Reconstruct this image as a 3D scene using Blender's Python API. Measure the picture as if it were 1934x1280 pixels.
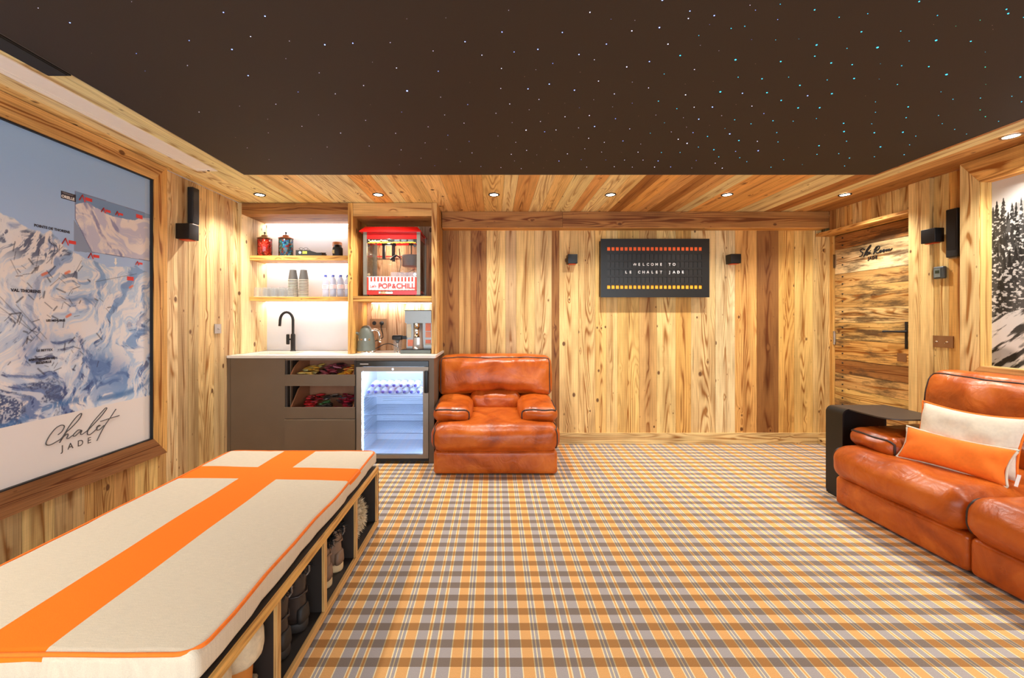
import bpy, math, random
import numpy as np
from mathutils import Vector, Matrix, noise as mnoise
random.seed(7)
PI = math.pi
S = bpy.context.scene
for o in list(bpy.data.objects): bpy.data.objects.remove(o)

# ------------------------------------------------------------------ camera, world, exposure
H = 1.23; F = 800.0; VX, VY = 933.0, 603.0
cd = bpy.data.cameras.new('camera'); cam = bpy.data.objects.new('camera', cd); S.collection.objects.link(cam)
cd.sensor_width = 36.0; cd.lens = F/1934*36; cd.shift_x = (967-VX)/1934; cd.shift_y = -(640-VY)/1934
cd.clip_start = 0.05
cam.location = (0, 0, H); cam.rotation_euler = (PI/2, 0, 0); S.camera = cam
w = bpy.data.worlds.new('world'); S.world = w; w.use_nodes = True
w.node_tree.nodes['Background'].inputs[0].default_value = (0.84, 0.95, 1.08, 1)
w.node_tree.nodes['Background'].inputs[1].default_value = 1.9
S.view_settings.view_transform = 'Standard'; S.view_settings.look = 'None'
S.view_settings.exposure = 1.0; S.view_settings.gamma = 1.0; S.view_settings.use_curve_mapping = False
DOWN_W = 38.0      # watts of one ceiling downlight
DOWN_COL = (1.0, 0.97, 0.91)

# ------------------------------------------------------------------ room measures
XL, XR, YB, ZC = -2.28, 3.23, 4.21, 2.27
YF = -1.7
def P(px, py, d): return ((px-VX)*d/F, d, H-(py-VY)*d/F)
def lin(r, g, b):
    f = lambda c: (c/255/12.92) if c/255 <= 0.04045 else ((c/255+0.055)/1.055)**2.4
    return (f(r), f(g), f(b))

# ------------------------------------------------------------------ mesh builder
class MB:
    def __init__(s): s.v = []; s.f = []; s.uv = []; s.col = []; s.sm = []; s.al = {}
    def face(s, idx, uv=None, col=None, smooth=False):
        s.f.append(tuple(idx)); s.uv.append(uv or [(0, 0)]*len(idx)); s.col.append(col or (1, 1, 1)); s.sm.append(smooth)
    def add(s, verts, faces, col=None, smooth=False):
        b = len(s.v); s.v += [tuple(v) for v in verts]
        for f in faces: s.face([b+i for i in f], None, col, smooth)
        return s
    def box(s, x0, x1, y0, y1, z0, z1, col=None, axis=None, du=None, dv=None):
        b = len(s.v)
        X = (x0, x1); Y = (y0, y1); Z = (z0, z1)
        pts = [(X[i], Y[j], Z[k]) for i in (0, 1) for j in (0, 1) for k in (0, 1)]
        s.v += pts
        fs = [(0, 1, 3, 2, 0), (4, 6, 7, 5, 0), (0, 4, 5, 1, 1), (2, 3, 7, 6, 1), (0, 2, 6, 4, 2), (1, 5, 7, 3, 2)]
        ax = {'x': 0, 'y': 1, 'z': 2}.get(axis, None)
        if du is None: du = random.random()*40
        if dv is None: dv = random.random()*40
        for a, b_, c, d, nrm in fs:
            if ax is None: uv = None
            else:
                uv = []
                for i in (a, b_, c, d):
                    p = pts[i]
                    oth = [k for k in range(3) if k != ax and k != nrm]
                    u = p[oth[0]] if oth else 0
                    if nrm == ax: uv.append((p[(ax+1) % 3]*3+du, p[(ax+2) % 3]*3+dv))
                    else: uv.append((u+du+nrm*0.37, p[ax]+dv))
            if ax is not None and nrm != ax:
                ot = [k for k in range(3) if k != ax and k != nrm][0]; mn = min(p[ot] for p in pts)
                s.al[len(s.f)] = [0.0 if pts[i][ot] <= mn+1e-9 else 1.0 for i in (a, b_, c, d)]
            s.face([b+a, b+b_, b+c, b+d], uv, col)
        return s
    def tube(s, pts, r, n=8, col=None, cap=True, smooth=True):
        pts = [Vector(p) for p in pts]; b = len(s.v)
        rs = r if isinstance(r, (list, tuple)) else [r]*len(pts)
        up = None
        for i, p in enumerate(pts):
            t = (pts[min(i+1, len(pts)-1)]-pts[max(i-1, 0)]).normalized()
            if up is None:
                up = Vector((0, 0, 1)) if abs(t.z) < .9 else Vector((1, 0, 0))
            a = t.cross(up).normalized(); bb = a.cross(t).normalized(); up = bb
            for k in range(n):
                an = 2*PI*k/n
                s.v.append(tuple(p+a*math.cos(an)*rs[i]+bb*math.sin(an)*rs[i]))
        for i in range(len(pts)-1):
            for k in range(n):
                s.face([b+i*n+k, b+i*n+(k+1) % n, b+(i+1)*n+(k+1) % n, b+(i+1)*n+k], None, col, smooth)
        if cap:
            s.face([b+k for k in range(n)], None, col); s.face([b+(len(pts)-1)*n+k for k in reversed(range(n))], None, col)
        return s
    def lathe(s, prof, cx=0, cy=0, cz=0, n=24, col=None, smooth=True, axis='z', cap=True):
        b = len(s.v)
        for r, h in prof:
            for k in range(n):
                an = 2*PI*k/n; a, c = r*math.cos(an), r*math.sin(an)
                if axis == 'z': s.v.append((cx+a, cy+c, cz+h))
                elif axis == 'y': s.v.append((cx+a, cy+h, cz+c))
                else: s.v.append((cx+h, cy+a, cz+c))
        for i in range(len(prof)-1):
            for k in range(n):
                s.face([b+i*n+k, b+i*n+(k+1) % n, b+(i+1)*n+(k+1) % n, b+(i+1)*n+k], None, col, smooth)
        if cap:
            s.face([b+k for k in range(n)], None, col); s.face([b+(len(prof)-1)*n+k for k in range(n)], None, col)
        return s
    def rbox(s, c, size, r, bulge=(0, 0, 0), n=14, fn=None, col=None):
        hx, hy, hz = [q/2 for q in size]; h = (hx, hy, hz)
        r = min(r, hx*.98, hy*.98, hz*.98)
        base = len(s.v); idx = {}
        def coords(hh):
            # extra samples near the rounded rim
            a = 1-r/hh; L = []
            m = max(2, n//4)
            for i in range(m): 
                t = math.tan((i/m)*PI/4-PI/4); L.append(-(1-(1+t)*0.0) if False else -1+(1-a)*(1+t))
            k = n-2*m
            for i in range(k+1): L.append(-a+2*a*i/k)
            L += [-x for x in reversed(L[:m])]
            return L
        C = [coords(h[0]), coords(h[1]), coords(h[2])]
        def vid(p):
            key = tuple(round(q, 6) for q in p)
            if key in idx: return idx[key]
            pp = [p[i]*h[i] for i in range(3)]
            inner = [max(-(h[i]-r), min(h[i]-r, pp[i])) for i in range(3)]
            d = Vector([pp[i]-inner[i] for i in range(3)])
            if d.length > 1e-9: d.normalize()
            q = [inner[i]+d[i]*r for i in range(3)]
            for i in range(3):
                j, k = (i+1) % 3, (i+2) % 3
                q[i] += d[i]*bulge[i]*max(0, 1-p[j]**2)*max(0, 1-p[k]**2)
            if fn: q = fn(q, p)
            s.v.append((c[0]+q[0], c[1]+q[1], c[2]+q[2]))
            idx[key] = len(s.v)-1
            return idx[key]
        for ax in range(3):
            j, k = (ax+1) % 3, (ax+2) % 3
            for sg in (-1, 1):
                for a in range(len(C[j])-1):
                    for b in range(len(C[k])-1):
                        q = []
                        for (aa, bb) in ((a, b), (a+1, b), (a+1, b+1), (a, b+1)):
                            p = [0, 0, 0]; p[ax] = sg; p[j] = C[j][aa]; p[k] = C[k][bb]; q.append(vid(p))
                        if sg < 0: q.reverse()
                        s.face(q, None, col, True)
        return s
    @staticmethod
    def surf(c, size, r, bulge, fn, p, lift=0.0):
        h = [q/2 for q in size]; r = min(r, h[0]*.98, h[1]*.98, h[2]*.98)
        pp = [p[i]*h[i] for i in range(3)]; inner = [max(-(h[i]-r), min(h[i]-r, pp[i])) for i in range(3)]
        d = Vector([pp[i]-inner[i] for i in range(3)])
        if d.length > 1e-9: d.normalize()
        q = [inner[i]+d[i]*(r+lift) for i in range(3)]
        for i in range(3):
            j, k = (i+1) % 3, (i+2) % 3
            q[i] += d[i]*bulge[i]*max(0, 1-p[j]**2)*max(0, 1-p[k]**2)
        if fn: q = fn(q, list(p))
        return (c[0]+q[0], c[1]+q[1], c[2]+q[2])
    def build(s, name, mat, parent=None, off=None):
        me = bpy.data.meshes.new(name)
        o = bpy.data.objects.new(name, me); S.collection.objects.link(o)
        if off is None: off = OFF.get(parent.name, (0, 0, 0)) if parent else (0, 0, 0)
        me.from_pydata([(v[0]-off[0], v[1]-off[1], v[2]-off[2]) for v in s.v], [], s.f)
        uvl = me.uv_layers.new(name='UVMap')
        flat = [c for uv in s.uv for p in uv for c in p]
        uvl.data.foreach_set('uv', flat)
        ca = me.color_attributes.new(name='tone', type='FLOAT_COLOR', domain='CORNER')
        fc = []
        for i_, (f, c) in enumerate(zip(s.f, s.col)):
            al = s.al.get(i_) or [.5]*len(f)
            for q in al: fc += [c[0], c[1], c[2], q]
        ca.data.foreach_set('color', fc)
        me.polygons.foreach_set('use_smooth', s.sm)
        me.materials.append(mat)
        if parent: o.parent = parent
        OFF[o.name] = off
        return o
OFF = {}
def tag(o, label=None, cat=None, group=None, kind=None):
    if label: o['label'] = label
    if cat: o['category'] = cat
    if group: o['group'] = group
    if kind: o['kind'] = kind
    return o
def thing(name, label, cat, loc=(0, 0, 0), group=None, kind=None):
    o = bpy.data.objects.new(name, None); S.collection.objects.link(o); o.location = loc
    o.empty_display_size = 0.05
    OFF[o.name] = tuple(loc); return tag(o, label, cat, group, kind)
def struct(name, mb, mat, parent=None):
    o = mb.build(name, mat, parent)
    if not parent: o['kind'] = 'structure'
    return o
def solo(name, mb, mat, label, cat, loc=(0, 0, 0), group=None):
    o = mb.build(name, mat, None, off=loc); o.location = loc
    return tag(o, label, cat, group)
def copy_tree(o, parent=None):
    kids = [c for c in bpy.data.objects if c.parent == o]
    c = o.copy(); S.collection.objects.link(c); c.parent = parent
    for k in kids: copy_tree(k, c)
    return c
def text_mesh(body, size, extr=0.001, spacing=1.0, align='CENTER', bold=0.0):
    cu = bpy.data.curves.new('t', 'FONT'); cu.body = body; cu.size = size; cu.extrude = extr
    cu.align_x = align; cu.space_character = spacing; cu.offset = bold; cu.resolution_u = 3
    ob = bpy.data.objects.new('t', cu); S.collection.objects.link(ob)
    dg = bpy.context.evaluated_depsgraph_get(); dg.update()
    me = bpy.data.meshes.new_from_object(ob.evaluated_get(dg))
    bpy.data.objects.remove(ob); bpy.data.curves.remove(cu)
    return me
def text(name, body, size, mat, parent, origin, xa, ya, extr=0.0006, spacing=1.0, align='CENTER', bold=0.0):
    me = text_mesh(body, size, extr, spacing, align, bold)
    xa = Vector(xa).normalized(); ya = Vector(ya).normalized(); za = xa.cross(ya)
    off = OFF.get(parent.name, (0, 0, 0)) if parent else (0, 0, 0)
    M = Matrix(((xa.x, ya.x, za.x, origin[0]-off[0]), (xa.y, ya.y, za.y, origin[1]-off[1]), (xa.z, ya.z, za.z, origin[2]-off[2]), (0, 0, 0, 1)))
    me.transform(M); me.materials.clear(); me.materials.append(mat); me.name = name
    o = bpy.data.objects.new(name, me); S.collection.objects.link(o)
    if parent: o.parent = parent
    OFF[o.name] = off
    return o

# ------------------------------------------------------------------ materials
class NT:
    def __init__(s, name):
        s.m = bpy.data.materials.new(name); s.m.use_nodes = True; s.t = s.m.node_tree; s.n = s.t.nodes; s.l = s.t.links
        s.b = s.n['Principled BSDF']
    def new(s, ty, **k):
        n = s.n.new(ty)
        for a, v in k.items(): setattr(n, a, v)
        return n
    def link(s, a, b): s.l.new(a, b)
    def math(s, op, a, b=None, c=None, clamp=False):
        n = s.new('ShaderNodeMath', operation=op); n.use_clamp = clamp
        for i, v in enumerate((a, b, c)):
            if v is None: continue
            if isinstance(v, (int, float)): n.inputs[i].default_value = v
            else: s.link(v, n.inputs[i])
        return n.outputs[0]
    def comb(s, x, y, z=0.0):
        n = s.new('ShaderNodeCombineXYZ')
        for i, v in enumerate((x, y, z)):
            if isinstance(v, (int, float)): n.inputs[i].default_value = v
            else: s.link(v, n.inputs[i])
        return n.outputs[0]
    def noise(s, vec, scale=1.0, detail=2.0, rough=.5, dist=0.0):
        n = s.new('ShaderNodeTexNoise'); n.inputs['Scale'].default_value = scale; n.inputs['Detail'].default_value = detail
        n.inputs['Roughness'].default_value = rough; n.inputs['Distortion'].default_value = dist
        if vec is not None: s.link(vec, n.inputs['Vector'])
        return n.outputs['Fac']
    def ramp(s, fac, stops, interp='LINEAR'):
        n = s.new('ShaderNodeValToRGB'); cr = n.color_ramp; cr.interpolation = interp
        while len(cr.elements) < len(stops): cr.elements.new(0.5)
        while len(cr.elements) > len(stops): cr.elements.remove(cr.elements[-1])
        for e, (p, c) in zip(cr.elements, stops):
            e.position = p; e.color = (c[0], c[1], c[2], 1) if isinstance(c, (tuple, list)) else (c, c, c, 1)
        s.link(fac, n.inputs[0]); return n.outputs[0]
    def mix(s, fac, a, b, mode='MIX'):
        n = s.new('ShaderNodeMix', data_type='RGBA', blend_type=mode)
        for sock, v in ((n.inputs[0], fac), (n.inputs[6], a), (n.inputs[7], b)):
            if isinstance(v, (int, float)): sock.default_value = v
            elif isinstance(v, (tuple, list)): sock.default_value = (v[0], v[1], v[2], 1)
            else: s.link(v, sock)
        return n.outputs[2]
    def bump(s, hgt, strength=.3, dist=.01):
        n = s.new('ShaderNodeBump'); n.inputs['Strength'].default_value = strength; n.inputs['Distance'].default_value = dist
        s.link(hgt, n.inputs['Height']); s.link(n.outputs[0], s.b.inputs['Normal'])
    def set(s, **k):
        for a, v in k.items():
            s.b.inputs[a.replace('_', ' ')].default_value = v
def plain(name, rgb, rough=.5, metal=0.0, var=0.08, scale=18.0, bump=0.0, spec=None, coat=0.0, emis=None, es=0.0):
    t = NT(name); c = lin(*rgb)
    tc = t.new('ShaderNodeTexCoord').outputs['Object']
    n = t.noise(tc, scale, 3.0)
    f = t.ramp(n, [(0.3, 1-var), (0.7, 1+var*.6)])
    t.link(t.mix(1.0, c, f, 'MULTIPLY'), t.b.inputs['Base Color'])
    t.set(Roughness=rough, Metallic=metal)
    if spec is not None: t.b.inputs['Specular IOR Level'].default_value = spec
    if coat: t.b.inputs['Coat Weight'].default_value = coat
    if bump: t.bump(t.noise(tc, scale*14, 2.0), bump, .002)
    if emis: t.b.inputs['Emission Color'].default_value = (*lin(*emis), 1); t.b.inputs['Emission Strength'].default_value = es
    return t.m
def emitter(name, rgb, strength):
    t = NT(name); t.set(Roughness=.5)
    t.b.inputs['Base Color'].default_value = (*lin(*rgb), 1)
    t.b.inputs['Emission Color'].default_value = (*lin(*rgb), 1); t.b.inputs['Emission Strength'].default_value = strength
    return t.m
def glass(name, tint=(235, 245, 250), gloss=.12, rough=.02):
    t = NT(name); out = t.n['Material Output']; t.n.remove(t.b)
    tr = t.new('ShaderNodeBsdfTransparent'); tr.inputs[0].default_value = (*lin(*tint), 1)
    gl = t.new('ShaderNodeBsdfGlossy'); gl.inputs['Roughness'].default_value = rough
    fr = t.new('ShaderNodeFresnel'); fr.inputs[0].default_value = 1.45
    mx = t.new('ShaderNodeMixShader')
    t.link(t.math('MULTIPLY_ADD', fr.outputs[0], 1.0, gloss*.3, clamp=True), mx.inputs[0])
    t.link(tr.outputs[0], mx.inputs[1]); t.link(gl.outputs[0], mx.inputs[2]); t.link(mx.outputs[0], out.inputs[0])
    return t.m

def wood_mat(name, ring=1.0, knots=.22, rough=.55, dirt=0.35, black=0.0):
    t = NT(name)
    uv = t.new('ShaderNodeUVMap'); uv.uv_map = 'UVMap'
    sp = t.new('ShaderNodeSeparateXYZ'); t.link(uv.outputs[0], sp.inputs[0]); u, v = sp.outputs[0], sp.outputs[1]
    tone = t.new('ShaderNodeAttribute'); tone.attribute_name = 'tone'
    vo = t.new('ShaderNodeTexVoronoi'); vo.inputs['Scale'].default_value = 1.0
    t.link(t.comb(t.math('MULTIPLY', u, 9.0), t.math('MULTIPLY', v, 6.0)), vo.inputs['Vector'])
    sc = t.new('ShaderNodeSeparateColor'); t.link(vo.outputs['Color'], sc.inputs[0])
    keep = t.math('GREATER_THAN', sc.outputs[0], knots)
    d = vo.outputs['Distance']
    halo = t.math('MULTIPLY', t.math('SMOOTH_MIN', t.math('SUBTRACT', 1.0, t.math('MULTIPLY', d, 2.6)), 1.0, 0.1), keep)
    halo = t.math('MAXIMUM', halo, 0.0)
    size = t.math('MULTIPLY_ADD', sc.outputs[1], .12, .05)
    knot = t.math('MULTIPLY', t.math('SUBTRACT', 1.0, t.math('DIVIDE', d, size), clamp=True), keep)
    knot = t.math('MULTIPLY', knot, 3.0, clamp=True)
    n1 = t.noise(t.comb(t.math('MULTIPLY', u, 6.5), t.math('MULTIPLY', v, .42)), 1.0, 1.6, .45, .35)
    ph = t.math('ADD', t.math('MULTIPLY', n1, 150.0), t.math('MULTIPLY', t.math('MULTIPLY', halo, halo), 9.0))
    ph = t.math('ADD', ph, t.math('MULTIPLY', t.noise(t.comb(t.math('MULTIPLY', u, 60), t.math('MULTIPLY', v, 3)), 1, 2), 2.2))
    ri = t.math('MULTIPLY_ADD', t.math('SINE', ph), .5, .5)
    ri = t.math('POWER', ri, 2.2)
    cc = t.math('ADD', t.math('SUBTRACT', tone.outputs['Alpha'], .5), t.math('MULTIPLY_ADD', t.noise(t.comb(t.math('MULTIPLY', u, .6), t.math('MULTIPLY', v, 1.1), 9.1), 1.0, 2.0), .30, -.15))
    mask = t.math('EXPONENT', t.math('MULTIPLY', t.math('MULTIPLY', cc, cc), -48.0))
    amp = t.math('MULTIPLY_ADD', mask, .95, t.math('MULTIPLY', t.ramp(t.noise(t.comb(t.math('MULTIPLY', u, 2), t.math('MULTIPLY', v, .3), 3.3), 1.0, 1.0), [(0.45, .06), (0.65, .55)]), 1.0))
    amp = t.math('MINIMUM', amp, 1.0)
    stg = t.math('POWER', t.math('MULTIPLY_ADD', t.math('SINE', t.math('ADD', t.math('MULTIPLY', u, 620.0), t.math('MULTIPLY', n1, 30.0))), .5, .5), 2.0)
    lo0 = t.noise(t.comb(t.math('MULTIPLY', u, 2.2), t.math('MULTIPLY', v, 1.6), 17.7), 1.0, 3.0, .6)
    fib = t.noise(t.comb(t.math('MULTIPLY', u, 150), t.math('MULTIPLY', v, 2.2)), 1.0, 3.0, .6)
    lo = t.noise(t.comb(t.math('MULTIPLY', u, 9), t.math('MULTIPLY', v, 1.3), 7.7), 1.0, 3.0, .6)
    ringf = t.math('MULTIPLY', t.math('MULTIPLY', ri, amp), 1.05*ring, clamp=True)
    dark = t.mix(1.0, tone.outputs['Color'], (0.42, 0.25, 0.13), 'MULTIPLY')
    c = t.mix(ringf, tone.outputs['Color'], dark)
    c = t.mix(t.math('MULTIPLY', stg, .16), c, dark)
    c = t.mix(t.math('MULTIPLY', t.math('MULTIPLY', mask, .38), t.ramp(lo0, [(0.45, 0.0), (0.6, 1.0)])), c, dark)
    c = t.mix(1.0, c, t.ramp(fib, [(0.32, .76), (0.58, 1.06)]), 'MULTIPLY')
    c = t.mix(1.0, c, t.ramp(lo, [(0.28, (1-dirt, 1-dirt*1.15, 1-dirt*1.3)), (0.55, 1.0), (0.8, 1.12)]), 'MULTIPLY')
    saw = t.noise(t.comb(t.math('MULTIPLY', u, 3), t.math('MULTIPLY', v, 130)), 1.0, 1.0)
    c = t.mix(1.0, c, t.ramp(saw, [(0.4, .985), (0.6, 1.01)]), 'MULTIPLY')
    # cracks and worm holes
    cr = t.noise(t.comb(t.math('MULTIPLY', u, 45), t.math('MULTIPLY', v, .9), 21.0), 1.0, 2.0)
    crm = t.ramp(cr, [(0.70, 0.0), (0.74, .75)])
    c = t.mix(crm, c, lin(70, 38, 16))
    v2 = t.new('ShaderNodeTexVoronoi'); v2.inputs['Scale'].default_value = 1.0
    t.link(t.comb(t.math('MULTIPLY', u, 19.0), t.math('MULTIPLY', v, 9.0), 4.0), v2.inputs['Vector'])
    s2 = t.new('ShaderNodeSeparateColor'); t.link(v2.outputs['Color'], s2.inputs[0])
    pin = t.math('MULTIPLY', t.math('LESS_THAN', v2.outputs['Distance'], .085), t.math('GREATER_THAN', s2.outputs[0], .55))
    c = t.mix(t.math('MULTIPLY', pin, .6), c, lin(110, 66, 34))
    c = t.mix(t.math('MULTIPLY', knot, .9), c, lin(92, 52, 26))
    if black > 0:
        b1 = t.noise(t.comb(t.math('MULTIPLY', u, 13), t.math('MULTIPLY', v, 2.2), 55.0), 1.0, 5.0, .7)
        c = t.mix(t.ramp(b1, [(0.48, 0.0), (0.60, black)]), c, lin(72, 56, 42))
    t.link(c, t.b.inputs['Base Color'])
    t.set(Roughness=rough); t.b.inputs['Specular IOR Level'].default_value = .3
    hgt = t.math('SUBTRACT', t.math('MULTIPLY', fib, .5), t.math('MULTIPLY', ri, .35))
    t.bump(hgt, .22, .002)
    return t.m
M = {}
M['wood'] = wood_mat('old_timber')
M['wood_ceil'] = wood_mat('ceiling_timber', ring=.75, knots=.35, dirt=.15)
M['wood_fig'] = wood_mat('figured_timber', ring=1.45, knots=.7, dirt=.4)
M['wood_door'] = wood_mat('weathered_door_timber', ring=1.2, knots=.6, dirt=.45, black=.8)
M['ply'] = wood_mat('oak_edging', ring=.6, knots=.98, dirt=.12)
M['black'] = plain('black_metal', (30, 28, 27), .38, 0.3, .05)
M['blackmatte'] = plain('matte_black', (24, 23, 23), .6, 0, .05)
M['charcoal'] = plain('charcoal_laminate', (112, 94, 74), .45, .1, .05, 6)
M['darkin'] = plain('dark_interior', (50, 42, 37), .7, 0, .1)
M['white'] = plain('white_panel', (226, 228, 234), .5, 0, .01)
M['stone'] = plain('pale_worktop', (232, 224, 212), .25, 0, .03, 9)
M['steel'] = plain('brushed_steel', (190, 184, 176), .28, 1.0, .05, 30)
M['chrome'] = plain('chrome', (235, 235, 235), .06, 1.0, .0)
M['fridgemetal'] = plain('fridge_steel', (150, 138, 124), .4, .6, .04)
M['bronze'] = plain('bronze_plate', (150, 112, 78), .4, .5, .05)
M['red'] = plain('glossy_red', (214, 24, 22), .25, 0, .04, 8, coat=.4)
M['glass'] = glass('clear_glass', (250, 252, 254))
M['cream'] = plain('ivory_fabric', (226, 214, 192), .9, 0, .07, 60, .5)
M['orange'] = plain('orange_fabric', (252, 126, 30), .85, 0, .06, 60, .5)
M['led'] = emitter('led_strip', (255, 244, 236), 5.0)
M['fridgelight'] = emitter('fridge_light', (205, 226, 255), 4.5)
M['lens'] = emitter('downlight_lens', (255, 244, 225), 12.0)
M['offwhite'] = plain('off_white_paint', (246, 240, 230), .5, 0, .02)

def leather():
    t = NT('cognac_leather'); tc = t.new('ShaderNodeTexCoord').outputs['Object']
    n = t.noise(tc, 4.5, 4.0, .6, .6)
    c = t.ramp(n, [(0.25, lin(134, 52, 9)), (0.48, lin(182, 84, 20)), (0.75, lin(214, 116, 42))])
    t.link(c, t.b.inputs['Base Color'])
    r = t.noise(tc, 9, 3.0); t.link(t.ramp(r, [(0.3, .26), (0.7, .42)]), t.b.inputs['Roughness'])
    a = t.noise(tc, 9, 3.0, .5, 1.2); b = t.noise(tc, 260, 2.0)
    t.bump(t.math('MULTIPLY_ADD', b, .05, a), .28, .02)
    t.b.inputs['Specular IOR Level'].default_value = .45
    return t.m
M['leather'] = leather()
M['piping'] = plain('dark_piping', (58, 38, 30), .5)

def carpet():
    t = NT('plaid_carpet'); tc = t.new('ShaderNodeTexCoord').outputs['Object']
    sp = t.new('ShaderNodeSeparateXYZ'); t.link(tc, sp.inputs[0]); x, y = sp.outputs[0], sp.outputs[1]
    fx = t.math('FRACT', t.math('DIVIDE', t.math('ADD', x, .0403+25.85), .2585))
    g, o, c = lin(182, 172, 168), lin(238, 180, 114), lin(252, 232, 184)
    st = [(0, g), (.154, c), (.168, o), (.198, c), (.216, g), (.312, c), (.328, o), (.356, c), (.374, g), (.542, c), (.556, o), (.708, c), (.723, g), (.759, c), (.775, g), (.818, c), (.834, o), (.984, c)]
    base = t.ramp(fx, st, 'CONSTANT')
    fy = t.math('FRACT', t.math('DIVIDE', t.math('ADD', y, 8.82-1.5), .0882))
    dk = t.math('LESS_THAN', fy, .461)
    col = t.mix(dk, base, t.mix(1.0, base, (.52, .46, .40), 'MULTIPLY'))
    wv = t.noise(t.comb(t.math('MULTIPLY', x, 900), t.math('MULTIPLY', y, 260)), 1.0, 2.0)
    col = t.mix(1.0, col, t.ramp(wv, [(0.3, .84), (0.7, 1.1)]), 'MULTIPLY')
    t.link(col, t.b.inputs['Base Color']); t.set(Roughness=.95); t.b.inputs['Specular IOR Level'].default_value = .15
    t.bump(wv, .3, .003)
    return t.m
M['carpet'] = carpet()

def star_fabric():
    t = NT('dark_stretch_fabric'); tc = t.new('ShaderNodeTexCoord').outputs['Object']
    n = t.noise(tc, 500, 2.0)
    t.link(t.mix(1.0, lin(46, 35, 27), t.ramp(n, [(0.3, .8), (0.7, 1.15)]), 'MULTIPLY'), t.b.inputs['Base Color'])
    t.set(Roughness=.75); t.bump(n, .2, .001); return t.m
M['starfab'] = star_fabric()

# plank tones
LT = lin(244, 208, 138); YL = lin(244, 202, 122); PA = lin(248, 222, 166); SA = lin(238, 206, 142)
MD = lin(220, 174, 108); GO = lin(234, 182, 100); GY = lin(212, 180, 130); DK = lin(172, 120, 64); DD = lin(152, 104, 54); OR = lin(238, 184, 106)
def jit(c, a=.07):
    k = 1+random.uniform(-a, a); return (c[0]*k, c[1]*k*(1+random.uniform(-.03, .03)), c[2]*k)

# ================================================================== SETTING
mb = MB(); mb.box(XL-.1, XR+.4, YF, YB+.1, -.1, 0); struct('floor', mb, M['carpet'])

# back wall : vertical planks
mb = MB()
bp = [(836, DK), (867, MD), (889, DK), (919, LT), (955, GY), (975, LT), (1010, SA), (1042, DK), (1056, LT), (1092, LT), (1124, YL), (1145, LT), (1166, YL), (1207, MD), (1240, LT), (1276, GO), (1305, SA), (1351, PA), (1388, OR), (1429, DD), (1470, GO), (1500, YL), (1535, LT), (1572, None)]
for i in range(len(bp)-1):
    x0, x1 = (bp[i][0]-VX)*YB/F, (bp[i+1][0]-VX)*YB/F
    dy = random.uniform(0, .003)
    mb.box(x0+.0012, x1-.0012, YB-dy, YB+.05, 0, ZC, jit(bp[i][1], .04), 'z')
mb.box(XL-.06, XR+.2, YB+.02, YB+.08, 0, ZC+.05, lin(60, 35, 18))
x = XL
while x < -.515:   # behind the drinks corner
    wd = random.uniform(.09, .15); x1 = min(x+wd, -.512)
    mb.box(x+.001, x1-.001, YB, YB+.05, 0, ZC, jit(random.choice([LT, SA, PA]), .05), 'z'); x = x1
struct('wall_back', mb, M['wood'])
mb = MB(); mb.box(-.505, 3.30, YB-.022, YB-.001, 0.0, .105, SA, 'x'); struct('baseboard_back', mb, M['wood'])
mb = MB(); mb.box(-.50, .66, YB-.13, YB-.001, 2.115, ZC-.002, DK, 'x'); mb.box(.662, XR-.002, YB-.13, YB-.001, 2.115, ZC-.002, DK, 'x')
mb.box(-.50, XR-.002, YB-.128, YB-.002, 2.112, 2.1155, OR, 'x')
struct('trim_1', mb, M['wood_fig'])

# left wall
mb = MB(); y = YF
mb.box(XL-.08, XL-.03, YF, YB, 0, ZC, lin(60, 35, 18))
lw = [2.95, 3.06, 3.16, 3.27, 3.45, 3.58, 3.70, 3.78, 3.88, 4.0, 4.1, 4.21]
ys = []
while y < 2.95: ys.append(y); y += random.uniform(.12, .19)
ys += lw; tones = [LT, SA, MD, GY, GO]
for i in range(len(ys)-1):
    tn = random.choice(tones) if ys[i] < 2.9 else random.choice([LT, PA, SA, YL, GY])
    mb.box(XL-.05, XL+random.uniform(-.003, 0), ys[i]+.001, ys[i+1]-.001, 0, ZC, jit(tn), 'z')
struct('wall_left', mb, M['wood'])
mb = MB(); mb.box(XL+.001, XL+.02, YF, 3.60, 0, .092, SA, 'y'); struct('baseboard_left', mb, M['wood'])

# right wall : planks, door recess from 3.24 to the corner
mb = MB(); y = YF
while y < 3.10:
    y1 = min(y+random.uniform(.10, .17), 3.11)
    if y1 > 3.05: y1 = 3.11
    mb.box(XR+.0, XR+.05, y+.001, y1-.001, 0, ZC, jit(random.choice([LT, YL, OR, GO])), 'z'); y = y1
y = 3.27
while y < YB-.14:      # boards over the door header
    y1 = min(y+random.uniform(.09, .14), YB-.131)
    mb.box(XR, XR+.05, y+.001, y1-.001, 2.08, ZC, jit(random.choice([MD, LT, DK, OR])), 'z'); y = y1
mb.box(XR+.05, XR+.06, YF, 3.2, 0, ZC, lin(60, 35, 18))
mb.box(XR+.19, XR+.24, 3.1, YB+.05, 0, ZC, lin(60, 35, 18))
struct('wall_right', mb, M['wood'])
mb = MB(); mb.box(XR-.03, XR+.05, 3.112, 3.27, 0, ZC-.002, LT, 'z'); struct('trim_2', mb, M['wood'])          # door post
mb = MB(); mb.box(XR-.035, XR+.12, 3.271, YB-.001, 2.05, 2.079, OR, 'y'); struct('trim_3', mb, M['wood'])      # header board
mb = MB(); mb.box(XR+.105, XR+.16, 4.168, YB-.001, 0, 2.049, GO, 'z'); mb.box(XR+.051, XR+.16, 3.2, 3.262, 0, 2.049, GO, 'z'); struct('trim_4', mb, M['wood'])  # door jambs
mb = MB(); mb.box(XR-.03, XR+.10, 3.99, YB-.025, 0, .06, SA, 'y'); struct('trim_5', mb, M['wood'])
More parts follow.
